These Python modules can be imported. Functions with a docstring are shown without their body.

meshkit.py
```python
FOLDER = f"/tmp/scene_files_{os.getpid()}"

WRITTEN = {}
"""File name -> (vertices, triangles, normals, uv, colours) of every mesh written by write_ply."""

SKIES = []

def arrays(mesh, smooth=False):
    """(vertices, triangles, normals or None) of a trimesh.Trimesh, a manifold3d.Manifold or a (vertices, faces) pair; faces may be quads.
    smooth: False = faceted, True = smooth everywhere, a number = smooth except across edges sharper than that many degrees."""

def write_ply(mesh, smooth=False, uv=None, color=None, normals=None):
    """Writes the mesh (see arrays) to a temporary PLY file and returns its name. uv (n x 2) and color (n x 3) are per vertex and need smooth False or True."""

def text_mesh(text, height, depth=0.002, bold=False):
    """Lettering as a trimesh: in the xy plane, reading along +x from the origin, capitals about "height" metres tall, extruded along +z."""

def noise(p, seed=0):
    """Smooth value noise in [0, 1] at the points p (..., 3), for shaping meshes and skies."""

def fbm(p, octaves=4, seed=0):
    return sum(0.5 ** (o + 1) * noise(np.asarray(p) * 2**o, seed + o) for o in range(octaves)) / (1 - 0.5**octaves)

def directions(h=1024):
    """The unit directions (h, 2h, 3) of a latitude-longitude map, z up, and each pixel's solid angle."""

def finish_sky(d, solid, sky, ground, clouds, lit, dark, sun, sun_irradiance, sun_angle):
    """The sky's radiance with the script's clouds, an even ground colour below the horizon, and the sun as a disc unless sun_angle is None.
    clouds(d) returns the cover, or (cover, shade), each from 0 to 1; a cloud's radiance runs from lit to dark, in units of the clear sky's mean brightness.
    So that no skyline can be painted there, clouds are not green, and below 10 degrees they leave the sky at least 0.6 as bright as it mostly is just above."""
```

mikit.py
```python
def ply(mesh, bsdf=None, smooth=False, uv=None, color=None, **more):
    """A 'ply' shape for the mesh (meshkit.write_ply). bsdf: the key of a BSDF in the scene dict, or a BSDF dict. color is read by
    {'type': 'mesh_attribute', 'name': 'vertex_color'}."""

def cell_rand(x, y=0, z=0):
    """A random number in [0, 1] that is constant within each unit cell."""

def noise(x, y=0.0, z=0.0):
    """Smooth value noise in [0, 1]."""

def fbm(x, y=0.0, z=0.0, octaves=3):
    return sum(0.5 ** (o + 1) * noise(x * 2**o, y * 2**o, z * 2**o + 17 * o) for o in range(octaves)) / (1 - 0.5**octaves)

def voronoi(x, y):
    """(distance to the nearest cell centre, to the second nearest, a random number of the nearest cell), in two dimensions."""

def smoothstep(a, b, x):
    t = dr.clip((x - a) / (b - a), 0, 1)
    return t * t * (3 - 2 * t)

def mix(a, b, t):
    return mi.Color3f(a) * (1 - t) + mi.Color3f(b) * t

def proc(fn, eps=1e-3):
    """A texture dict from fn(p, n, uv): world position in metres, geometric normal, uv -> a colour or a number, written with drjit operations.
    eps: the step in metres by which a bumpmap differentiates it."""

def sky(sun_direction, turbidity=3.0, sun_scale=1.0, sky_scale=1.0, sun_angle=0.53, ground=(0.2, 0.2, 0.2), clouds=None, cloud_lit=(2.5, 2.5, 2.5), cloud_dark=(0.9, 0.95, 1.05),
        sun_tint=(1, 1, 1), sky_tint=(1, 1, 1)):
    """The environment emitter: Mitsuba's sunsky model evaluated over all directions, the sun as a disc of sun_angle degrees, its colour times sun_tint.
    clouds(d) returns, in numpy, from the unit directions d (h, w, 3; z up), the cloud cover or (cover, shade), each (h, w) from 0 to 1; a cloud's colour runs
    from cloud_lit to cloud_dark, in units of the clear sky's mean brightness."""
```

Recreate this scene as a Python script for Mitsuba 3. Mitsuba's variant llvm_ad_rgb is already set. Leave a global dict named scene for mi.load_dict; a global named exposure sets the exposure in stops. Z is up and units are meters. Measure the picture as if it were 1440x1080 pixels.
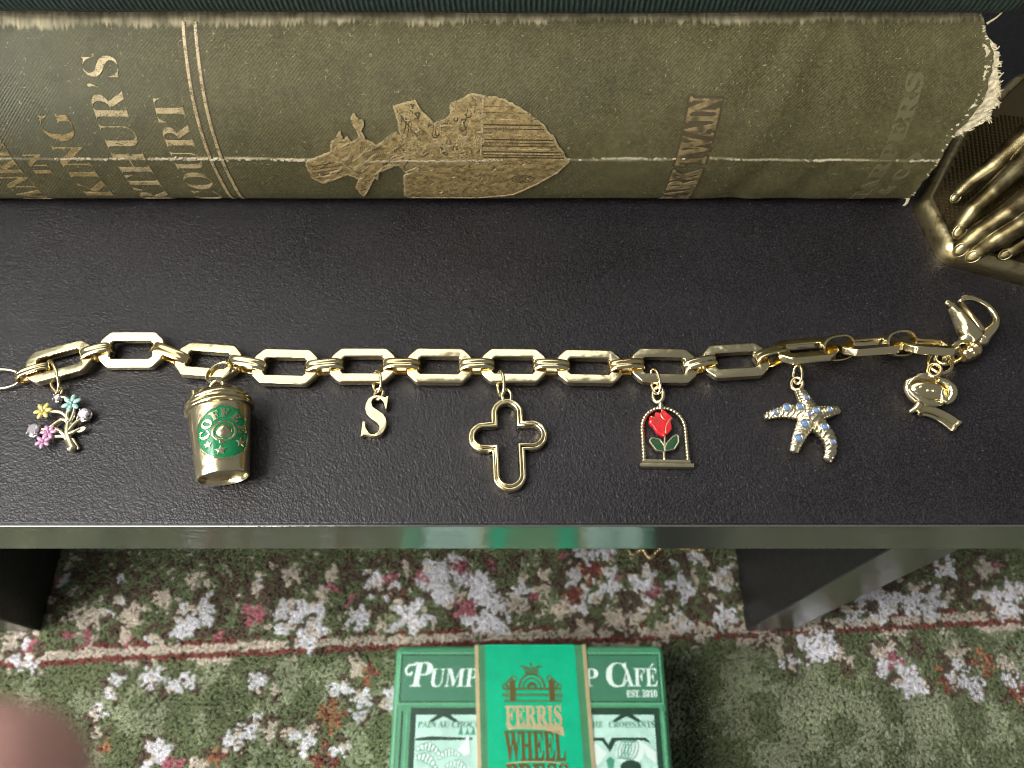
import json, math
import numpy as np
import drjit as dr
import mitsuba as mi
import trimesh, shapely, manifold3d
import mapbox_earcut
from shapely.geometry import Polygon, Point, LineString, box as sbox
from shapely import affinity
from scipy.interpolate import CubicSpline
import mikit, meshkit
from mikit import proc, noise, fbm, smoothstep, mix, cell_rand

T = mi.ScalarTransform4f
scene, labels = {}, {}
MM = 0.001                      # every mesh below is modelled in millimetres and scaled to metres
rng = np.random.default_rng(7)

# ------------------------------------------------------------------ camera, lamps, exposure
EYE = [0.0, -0.0658, 0.1337]
scene['camera'] = {
    'type': 'thinlens', 'fov': 66.99, 'fov_axis': 'x', 'near_clip': 0.004, 'far_clip': 20.0,
    'aperture_radius': 0.00052, 'focus_distance': 0.148,
    'to_world': T().look_at(origin=EYE, target=[0, 0, 0], up=[0, 0, 1])}


def lamp(name, centre, aim, half_w, half_h, rgb, label):
    scene[name] = {'type': 'rectangle',
                   'to_world': T().look_at(origin=centre, target=aim, up=[0, 0.02, 1]) @ T().scale([half_w, half_h, 1]),
                   'emitter': {'type': 'area', 'radiance': {'type': 'rgb', 'value': list(rgb)}}}
    labels[name] = {'label': label, 'category': 'window', 'kind': 'structure'}


lamp('window_light', [-0.50, -0.14, 0.50], [0, 0, -0.05], 0.16, 0.30, (15.5, 15.3, 14.5), 'tall window that lights the shelf from the left')
lamp('skylight', [-0.52, 0.72, 1.32], [0, 0, 0], 0.92, 0.40, (1.85, 1.85, 1.78), 'pale skylight above and behind the books')
lamp('window_light_001', [-0.95, -1.15, 0.50], [0, 0, 0], 0.55, 0.42, (2.3, 2.3, 2.25), 'farther window behind the photographer on the left')
scene['room_light'] = {'type': 'constant', 'radiance': {'type': 'rgb', 'value': [0.17, 0.171, 0.173]}}
exposure = 0.0

# ------------------------------------------------------------------ materials
def rgb(*c):
    return {'type': 'rgb', 'value': [float(x) for x in c]}


def principled(base, rough=0.5, metal=0.0, bump=None, bscale=1.0, spec=0.5, **kw):
    b = {'type': 'principled', 'base_color': rgb(*base) if isinstance(base, tuple) else base,
         'roughness': rough, 'metallic': metal, 'specular': spec, **kw}
    if bump is not None:
        b = {'type': 'bumpmap', 'arbitrary': bump, 'scale': bscale, 'bsdf': b}
        b['nested_texture'] = b.pop('arbitrary')
        b['nested_bsdf'] = b.pop('bsdf')
    return {'type': 'twosided', 'bsdf': b}


K = 1000.0                       # metres -> millimetres inside the textures


def shelf_colour(p, n, uv):
    g = fbm(p.x * K * 4.4, p.y * K * 4.4, p.z * K, 3)
    big = fbm(p.x * K * 0.09 + 5, p.y * K * 0.09, 0.0, 2)
    speck = dr.select(cell_rand(p.x * K * 3.1, p.y * K * 3.1) > 0.994, 0.06 * noise(p.x * K * 5, p.y * K * 5), 0.0)
    v = 0.005 + 0.015 * smoothstep(0.30, 0.80, g) + 0.005 * big + speck * 0.8
    return mi.Color3f(v * 1.10, v * 0.94, v * 1.08)


def shelf_bump(p, n, uv):
    return 0.00010 * fbm(p.x * K * 2.3 + p.y * K * 0.8, p.y * K * 2.3 - p.x * K * 0.8, 3.0, 3) + 0.00008 * noise(p.x * K * 4.5, p.y * K * 4.5, 1.0)


def shelf_rough(p, n, uv):
    smear = fbm(p.x * K * 0.05 + 3, p.y * K * 0.11, 0.0, 3)
    return 0.33 + 0.17 * smear


def edge_bump(p, n, uv):
    return 0.00006 * fbm(p.x * K * 0.35, p.z * K * 0.9, 0.0, 3) + 0.000012 * noise(p.x * K * 2.2, p.z * K * 6)


def olive_cloth(p, n, uv):
    x, s = uv.x, uv.y
    tw = 0.5 + 0.5 * dr.sin((x * 0.72 - s * 0.70 + 0.25 * noise(x * 0.7, s * 0.7)) * (2 * math.pi / 0.52))
    weave = 0.40 * tw * (0.4 + 0.6 * noise(x * 0.5, s * 0.5, 3.0)) + 0.34 * noise(x * 5.2, s * 5.2) + 0.30 * noise(x * 2.6, s * 2.6, 9.0)
    mott = fbm(x * 0.06, s * 0.09, 0.0, 3)
    dirt = fbm(x * 0.35, s * 0.35, 2.0, 3)
    c = mix(mi.Color3f(0.046, 0.040, 0.014), mi.Color3f(0.150, 0.132, 0.060), 0.35 * mott + 0.65 * smoothstep(0.15, 0.85, weave))
    c = mix(c, mi.Color3f(0.105, 0.108, 0.072), smoothstep(-35.0, -100.0, x + 14 * mott) * smoothstep(16.0, 34.0, s + 8 * dirt) * 0.8)
    c = mix(c, mi.Color3f(0.030, 0.026, 0.011), 0.16 * smoothstep(0.55, 0.75, dirt))
    # rubbed joint along the top, ragged downwards
    rag = noise(x * 2.6, s * 0.3) * 1.1 + fbm(x * 0.12, s * 0.1, 0, 3) * 1.6 + 0.9 * smoothstep(20.0, -90.0, x)
    worn = smoothstep(0.0, 1.1, s - 44.9 + rag) * (0.30 + 0.70 * noise(x * 2.4, s * 0.5)) * (0.55 + 0.45 * smoothstep(0.3, 0.6, fbm(x * 0.3, s * 0.3, 5.0, 2)))
    # pale abraded crease running along the spine
    line = dr.abs(s - 18.3 - 0.9 * (fbm(x * 0.05, 3.0, 0, 2) - 0.5))
    gap = smoothstep(0.30, 0.62, fbm(x * 0.22, 7.0, 0, 3))
    worn = dr.maximum(worn, (1 - smoothstep(0.12, 0.60, line + 0.25 * noise(x * 4, s * 4))) * (0.35 + 0.65 * gap))
    fleck = smoothstep(0.89, 0.97, noise(x * 2.6 + 40, s * 2.6)) * noise(x * 5, s * 5) * 0.6
    worn = dr.maximum(worn, fleck)
    return mix(c, mi.Color3f(0.52, 0.45, 0.29), dr.clip(worn, 0, 1))


def twill_bump(p, n, uv):
    x, s = uv.x, uv.y
    a = dr.sin((x * 0.72 - s * 0.70) * (2 * math.pi / 0.46))
    return 0.000050 * a * (0.5 + 0.5 * noise(x * 0.4, s * 0.4)) + 0.00009 * fbm(x * 1.6, s * 1.6, 0.0, 2) + 0.00022 * noise(x * 0.35, s * 0.18)


def gilt_colour(p, n, uv):
    g = fbm(p.x * K * 1.1, p.y * K * 1.1, p.z * K * 1.1, 3)
    f = noise(p.x * K * 4.2, p.y * K * 4.2, p.z * K * 4.2)
    c = mix(mi.Color3f(0.15, 0.112, 0.046), mi.Color3f(0.40, 0.285, 0.12), smoothstep(0.22, 0.70, 0.6 * g + 0.4 * f))
    return c


def gilt_worn_colour(p, n, uv):
    g = fbm(p.x * K * 0.8 + 3, p.y * K * 0.8, p.z * K * 0.8, 3)
    return mix(mi.Color3f(0.085, 0.068, 0.030), mi.Color3f(0.27, 0.20, 0.095), smoothstep(0.25, 0.70, g))


def gilt_line_colour(p, n, uv):
    g = fbm(p.x * K * 0.9 + 9, p.y * K * 0.9, p.z * K * 0.9, 3)
    f = noise(p.x * K * 4.6, p.y * K * 4.6, p.z * K * 4.6)
    return mix(mi.Color3f(0.085, 0.072, 0.034), mi.Color3f(0.46, 0.36, 0.19), smoothstep(0.20, 0.60, 0.55 * g + 0.45 * f))


def teal_cloth(p, n, uv):
    w = 0.5 + 0.5 * dr.sin(p.x * K * 2 * math.pi / 0.95)
    f = noise(p.x * K * 3, p.z * K * 0.8)
    return mix(mi.Color3f(0.008, 0.016, 0.014), mi.Color3f(0.045, 0.075, 0.064), w * 0.6 + 0.4 * f)


def teal_bump(p, n, uv):
    return 0.00008 * dr.sin(p.x * K * 2 * math.pi / 0.95) + 0.0001 * noise(p.x * K * 2, p.z * K * 0.7, p.y * K)


def brass_colour(p, n, uv):
    g = fbm(p.x * K * 0.5, p.y * K * 0.5, p.z * K * 0.5, 3)
    return mix(mi.Color3f(0.17, 0.13, 0.060), mi.Color3f(0.46, 0.385, 0.205), smoothstep(0.15, 0.55, g))


def brass_aged_colour(p, n, uv):
    g = fbm(p.x * K * 0.35, p.y * K * 0.35, p.z * K * 0.35, 3)
    return mix(mi.Color3f(0.085, 0.064, 0.028), mi.Color3f(0.34, 0.285, 0.15), smoothstep(0.30, 0.72, g))


def fine_bump(p, n, uv):
    return 0.00010 * fbm(p.x * K * 1.2, p.y * K * 1.2, p.z * K * 1.2, 3)


def gold_bump(p, n, uv):
    return 0.00005 * fbm(p.x * K * 0.6, p.y * K * 0.6, p.z * K * 0.6, 2)


def yarn(base, spread=0.35):
    b = np.array(base)

    def fn(p, n, uv):
        r = cell_rand(p.x * K / 1.2, p.y * K / 1.2)
        f = fbm(p.x * K * 0.08, p.y * K * 0.08, 0.0, 2)
        k = 1.0 + spread * (r - 0.5) + 0.5 * (f - 0.5)
        return mi.Color3f(float(b[0]), float(b[1]), float(b[2])) * k
    return principled(proc(fn), 0.85, spec=0.2, sheen=0.6)


def skin_colour(p, n, uv):
    g = fbm(p.x * K * 0.25, p.y * K * 0.25, p.z * K * 0.25, 3)
    return mix(mi.Color3f(0.74, 0.37, 0.30), mi.Color3f(0.82, 0.49, 0.41), g)


def paper_tint(base, amp=0.12):
    b = [float(x) for x in base]

    def fn(p, n, uv):
        g = fbm(p.x * K * 0.22, p.y * K * 0.22, 0.0, 3)
        f = noise(p.x * K * 3, p.y * K * 3, p.z * K * 3)
        return mi.Color3f(*b) * (1 - amp + 2 * amp * (0.7 * g + 0.3 * f))
    return proc(fn)


def sepia_foam(p, n, uv):
    g = fbm(uv.x * 1.2, uv.y * 1.2, 0.0, 3)
    return mix(mi.Color3f(0.40, 0.33, 0.19), mi.Color3f(0.80, 0.72, 0.50), g)


def leather_leg(p, n, uv):
    g = fbm(p.x * K * 0.8, p.y * K * 0.8, p.z * K * 0.8, 3)
    return mi.Color3f(0.006 + 0.014 * g)


def gold(base, rough):
    return principled(base, rough, 1.0, proc(gold_bump, 2e-5), 1.0)


MATS = {
    'shelf_black': principled(proc(shelf_colour), proc(shelf_rough), bump=proc(shelf_bump, 5e-5), bscale=0.85, spec=0.45),
    'leg_gloss': principled((0.06, 0.06, 0.058), 0.17, 0.5, bump=proc(edge_bump, 1e-4)),
    'shelf_gloss': principled((0.205, 0.205, 0.195), 0.13, 0.75, bump=proc(edge_bump, 1e-4), spec=0.95, clearcoat=0.6, clearcoat_gloss=0.92),
    'leg_black': principled(proc(leather_leg), 0.45, spec=0.4),
    'olive_cloth': principled(proc(olive_cloth), 0.62, bump=proc(twill_bump, 6e-5), spec=0.32, sheen=0.15),
    'board_cloth': principled((0.07, 0.068, 0.04), 0.7),
    'gilt': principled(proc(gilt_colour), 0.48, 0.25, proc(fine_bump, 5e-5), 2.6),
    'gilt_worn': principled(proc(gilt_worn_colour), 0.55, 0.1, proc(fine_bump, 5e-5), 2.0),
    'gilt_line': principled(proc(gilt_line_colour), 0.45, 0.15, proc(fine_bump, 5e-5), 1.0),
    'gilt_groove': principled((0.060, 0.044, 0.019), 0.6),
    'gilt_panel': principled((0.070, 0.053, 0.024), 0.6, bump=proc(fine_bump, 5e-5)),
    'blind_stamp': principled((0.140, 0.124, 0.062), 0.5, 0.1, proc(fine_bump, 5e-5), 1.0),
    'torn_linen': principled(proc(sepia_foam), 0.85, bump=proc(fine_bump, 5e-5), spec=0.2),
    'rubbed_fibre': principled((0.48, 0.43, 0.31), 0.85, spec=0.2),
    'page_paper': principled((0.5, 0.44, 0.32), 0.8),
    'teal_cloth': principled(proc(teal_cloth), 0.55, bump=proc(teal_bump, 1e-4)),
    'brass': principled(proc(brass_colour), 0.33, 1.0, proc(fine_bump, 1e-4), 0.6),
    'brass_aged': principled(proc(brass_aged_colour), 0.42, 1.0, proc(fine_bump, 1e-4), 0.5),
    'brass_dark': principled((0.15, 0.115, 0.055), 0.42, 0.9, proc(fine_bump, 1e-4), 0.6),
    'gold': gold((0.90, 0.785, 0.475), 0.13),
    'gold_warm': gold((0.86, 0.68, 0.36), 0.13),
    'gold_cup': gold((0.90, 0.79, 0.50), 0.20),
    'gold_satin': gold((0.84, 0.75, 0.50), 0.24),
    'gold_foil': principled((0.56, 0.47, 0.26), 0.40, 0.45, proc(fine_bump, 1e-4), 0.5),
    'gold_foil_dark': principled((0.15, 0.11, 0.03), 0.4, 0.5),
    'enamel_green': principled((0.003, 0.19, 0.062), 0.12, spec=0.6, clearcoat=1.0, clearcoat_gloss=0.97),
    'enamel_red': principled((0.60, 0.014, 0.020), 0.12, bump=proc(fine_bump, 1e-4), bscale=1.2, spec=0.7, clearcoat=1.0, clearcoat_gloss=0.97),
    'enamel_leaf': principled((0.016, 0.065, 0.024), 0.14, spec=0.6, clearcoat=1.0, clearcoat_gloss=0.97),
    'enamel_yellow': principled((0.64, 0.53, 0.16), 0.3, clearcoat=0.6),
    'enamel_teal': principled((0.30, 0.50, 0.46), 0.3, clearcoat=0.6),
    'enamel_pink': principled((0.55, 0.28, 0.43), 0.3, clearcoat=0.6),
    'silver': principled((0.90, 0.89, 0.86), 0.14, 1.0),
    'stone_clear': principled((0.60, 0.55, 0.60), 0.06, 0.55, spec=0.9),
    'stone_blue': principled((0.28, 0.50, 0.88), 0.05, 0.6, spec=0.9, clearcoat=1.0),
    'box_green': principled(paper_tint((0.075, 0.295, 0.150)), 0.42, bump=proc(fine_bump, 1e-4), bscale=0.3),
    'box_sign': principled(paper_tint((0.050, 0.205, 0.115)), 0.45),
    'box_moulding': principled(paper_tint((0.11, 0.40, 0.21)), 0.4),
    'box_dark': principled((0.010, 0.050, 0.026), 0.5),
    'box_mint': principled(paper_tint((0.46, 0.72, 0.62), 0.3), 0.45),
    'box_white': principled((0.72, 0.86, 0.80), 0.45),
    'box_leaf': principled((0.06, 0.30, 0.19), 0.45),
    'band_green': principled(paper_tint((0.001, 0.44, 0.225)), 0.42, spec=0.3),
    'band_sage': principled(paper_tint((0.070, 0.27, 0.125)), 0.35, 0.15),
    'skin': principled(proc(skin_colour), 0.5, spec=0.4),
    'nail': principled((0.55, 0.30, 0.25), 0.3),
    'yarn_back': principled((0.10, 0.11, 0.06), 0.9),
    'yarn_sage': yarn((0.33, 0.36, 0.235)),
    'yarn_moss': yarn((0.19, 0.22, 0.12)),
    'yarn_umber': yarn((0.15, 0.115, 0.082)),
    'yarn_white': yarn((0.78, 0.77, 0.80), 0.15),
    'yarn_cream': yarn((0.66, 0.59, 0.50), 0.22),
    'yarn_rose': yarn((0.47, 0.19, 0.22)),
    'yarn_madder': yarn((0.26, 0.095, 0.078)),
    'yarn_rust': yarn((0.42, 0.23, 0.13)),
}
scene.update(MATS)

# ------------------------------------------------------------------ mesh helpers (millimetres)
def numbered(name):
    if name not in scene and name not in labels:
        return name
    k = 1
    while f'{name}_{k:03d}' in scene or f'{name}_{k:03d}' in labels:
        k += 1
    return f'{name}_{k:03d}'


def cat(parts):
    return trimesh.util.concatenate([p for p in parts if p is not None])


def put(name, mesh, mat, parent=None, smooth=False, label=None, kind=None, uv=None, category=None, group=None):
    key = numbered((parent + '__' if parent else '') + name)
    if hasattr(mesh, 'vertices'):
        v, f = np.asarray(mesh.vertices) * MM, np.asarray(mesh.faces)
    else:
        v, f = np.asarray(mesh[0]) * MM, np.asarray(mesh[1])
    m = trimesh.Trimesh(v, f, process=False)
    scene[key] = mikit.ply(m, mat, smooth, uv=uv)
    info = {k: x for k, x in dict(label=label, kind=kind, category=category, group=group).items() if x}
    if info:
        labels[key] = info
    return key


def thing(name, label, category, group=None):
    key = numbered(name)
    labels[key] = {'label': label, 'category': category}
    if group:
        labels[key]['group'] = group
    return key


def rings_of(poly):
    out = []
    poly = shapely.geometry.polygon.orient(poly, 1.0)
    for r in [poly.exterior, *poly.interiors]:
        out.append(np.array(r.coords)[:-1, :2])
    return out


def inset(ring, b):
    """The ring moved by b to its left (into the material), mitred, with the same vertex count."""
    e = np.roll(ring, -1, 0) - ring
    e /= np.linalg.norm(e, axis=1, keepdims=True) + 1e-12
    nrm = np.stack([-e[:, 1], e[:, 0]], 1)
    a, c = np.roll(nrm, 1, 0), nrm
    m = a + c
    k = np.maximum((m * m).sum(1, keepdims=True) / 2, 0.35)
    return ring + m / k * b


def solid(poly, z0, z1, bevel=0.0, steps=3, bottom=True):
    """A shapely polygon as a plate from z0 to z1, its upper (and lower) rims rounded by bevel."""
    if hasattr(poly, 'geoms'):
        return cat([solid(g, z0, z1, bevel, steps, bottom) for g in poly.geoms if g.area > 1e-4])
    rings = rings_of(poly)
    while bevel > 0.02:
        t_ = [inset(r, bevel) for r in rings]
        q_ = Polygon(t_[0], t_[1:])
        if q_.is_valid and q_.area > 0.05 * poly.area:
            break
        bevel *= 0.75
    levels = [(z0, 0.0), (z1, 0.0)]
    if bevel > 0:
        a = np.linspace(0, math.pi / 2, steps + 1)
        up = [(z1 - bevel + bevel * math.sin(t), bevel * (1 - math.cos(t))) for t in a]
        lo = [(z0 + bevel - bevel * math.sin(t), bevel * (1 - math.cos(t))) for t in a[::-1]] if bottom else [(z0, 0.0)]
        levels = lo + up
    n = sum(map(len, rings))
    V, F = [], []
    for z, b in levels:
        V.append(np.vstack([np.c_[inset(r, b) if b else r, np.full(len(r), z)] for r in rings]))
    for k in range(len(levels) - 1):
        at = 0
        for r in rings:
            i = np.arange(len(r)); j = (i + 1) % len(r)
            a, b_, c, d = at + i + k * n, at + j + k * n, at + j + (k + 1) * n, at + i + (k + 1) * n
            F += [np.c_[a, b_, c], np.c_[a, c, d]]
            at += len(r)
    ends = np.cumsum([len(r) for r in rings]).astype(np.uint32)
    flat = np.ascontiguousarray(np.vstack([V[-1][:, :2]]), np.float64)
    tri = np.asarray(mapbox_earcut.triangulate_float64(flat, ends)).reshape(-1, 3).astype(int)
    area = np.cross(flat[tri[:, 1]] - flat[tri[:, 0]], flat[tri[:, 2]] - flat[tri[:, 0]])
    tri[area < 0] = tri[area < 0][:, ::-1]
    F += [tri + (len(levels) - 1) * n, tri[:, ::-1]]
    return trimesh.Trimesh(np.vstack(V), np.vstack(F), process=False)


def block(x0, x1, y0, y1, z0, z1, b=0.0):
    return solid(sbox(x0, y0, x1, y1), z0, z1, b)


def frames(p, closed):
    t = np.roll(p, -1, 0) - np.roll(p, 1, 0) if closed else np.gradient(p, axis=0)
    t /= np.linalg.norm(t, axis=1, keepdims=True) + 1e-12
    u = np.zeros_like(p)
    a = np.array([0, 0, 1.0]) if abs(t[0, 2]) < 0.9 else np.array([1.0, 0, 0])
    u[0] = a - t[0] * (a @ t[0]); u[0] /= np.linalg.norm(u[0])
    for i in range(1, len(p)):
        w = u[i - 1] - t[i] * (u[i - 1] @ t[i])
        u[i] = w / (np.linalg.norm(w) + 1e-12)
    return t, u, np.cross(t, u)


def tube(pts, r, sides=10, closed=False, smooth_path=0, squash=1.0):
    p = np.asarray(pts, float)
    r = np.broadcast_to(np.asarray(r, float), (len(p),)).copy()
    if smooth_path:
        k = np.r_[0, np.cumsum(np.linalg.norm(np.diff(np.vstack([p, p[:1]]) if closed else p, axis=0), axis=1))]
        if closed:
            cs = CubicSpline(k, np.vstack([p, p[:1]]), bc_type='periodic'); tt = np.linspace(0, k[-1], smooth_path, endpoint=False)
            r = np.interp(tt, k, np.r_[r, r[0]])
        else:
            cs = CubicSpline(k, p); tt = np.linspace(0, k[-1], smooth_path); r = np.interp(tt, k, r)
        p = cs(tt)
    t, u, w = frames(p, closed)
    a = np.arange(sides) * 2 * math.pi / sides
    V = p[:, None] + r[:, None, None] * (squash * np.cos(a)[None, :, None] * u[:, None] + np.sin(a)[None, :, None] * w[:, None])
    n = len(p)
    i, j = np.meshgrid(np.arange(n if closed else n - 1), np.arange(sides), indexing='ij')
    i2, j2 = (i + 1) % n, (j + 1) % sides
    q = np.stack([i * sides + j, i * sides + j2, i2 * sides + j2, i2 * sides + j], -1).reshape(-1, 4)
    F = [q[:, [0, 1, 2]], q[:, [0, 2, 3]]]
    V = V.reshape(-1, 3)
    if not closed:
        V = np.vstack([V, p[0] - t[0] * r[0] * 0.5, p[-1] + t[-1] * r[-1] * 0.5])
        k = np.arange(sides); k2 = (k + 1) % sides
        F += [np.c_[k2, k, np.full(sides, n * sides)], np.c_[(n - 1) * sides + k, (n - 1) * sides + k2, np.full(sides, n * sides + 1)]]
    return trimesh.Trimesh(V, np.vstack(F), process=False)


def ball(c, r, sub=2, scale=(1, 1, 1)):
    m = trimesh.creation.icosphere(subdivisions=sub, radius=1.0)
    m.vertices = m.vertices * np.asarray(scale) * r + np.asarray(c, float)
    return m


def oval(c, d, e, a, b, r, n=40, sides=10):
    """A wire ring: centre c, half axes a along d and b along e, wire radius r."""
    d, e = np.asarray(d, float), np.asarray(e, float)
    d = d / np.linalg.norm(d); e = e - d * (e @ d); e /= np.linalg.norm(e)
    t = np.arange(n) * 2 * math.pi / n
    return tube(np.asarray(c, float) + a * np.cos(t)[:, None] * d + b * np.sin(t)[:, None] * e, r, sides, True)


def lathe(profile, n=48):
    prof = np.asarray(profile, float)
    a = np.arange(n) * 2 * math.pi / n
    V = np.stack([prof[:, 0][:, None] * np.cos(a), prof[:, 0][:, None] * np.sin(a), np.broadcast_to(prof[:, 1][:, None], (len(prof), n))], -1).reshape(-1, 3)
    i, j = np.meshgrid(np.arange(len(prof) - 1), np.arange(n), indexing='ij'); j2 = (j + 1) % n
    q = np.stack([i * n + j, i * n + j2, (i + 1) * n + j2, (i + 1) * n + j], -1).reshape(-1, 4)
    return trimesh.Trimesh(V, np.vstack([q[:, [0, 1, 2]], q[:, [0, 2, 3]]]), process=False)


def moved(mesh, shift=(0, 0, 0), rz=0.0, rx=0.0, ry=0.0, scale=1.0):
    m = mesh.copy()
    M = np.eye(4)
    for ang, ax in ((rx, [1, 0, 0]), (ry, [0, 1, 0]), (rz, [0, 0, 1])):
        M = trimesh.transformations.rotation_matrix(math.radians(ang), ax) @ M
    m.vertices = (m.vertices * scale) @ M[:3, :3].T + np.asarray(shift, float)
    return m


def subdiv(mesh, edge):
    v, f = trimesh.remesh.subdivide_to_size(mesh.vertices, mesh.faces, edge, max_iter=12)
    return trimesh.Trimesh(v, f, process=False)


def skin_mesh(chains, edge=0.8, rounds=12):
    """Bones (each a chain of (point, radius)) hulled, joined and smoothed into one surface."""
    ico = trimesh.creation.icosphere(subdivisions=2).vertices
    bones = []
    for ch in chains:
        for (p, r), (q, s) in zip(ch[:-1], ch[1:]):
            bones.append(manifold3d.Manifold.hull_points(np.vstack([ico * r + np.array(p, float), ico * s + np.array(q, float)])))
    m = manifold3d.Manifold.batch_boolean(bones, manifold3d.OpType.Add).refine_to_length(edge).to_mesh()
    t = trimesh.Trimesh(m.vert_properties[:, :3], m.tri_verts)
    trimesh.smoothing.filter_taubin(t, iterations=rounds)
    return t


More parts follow.
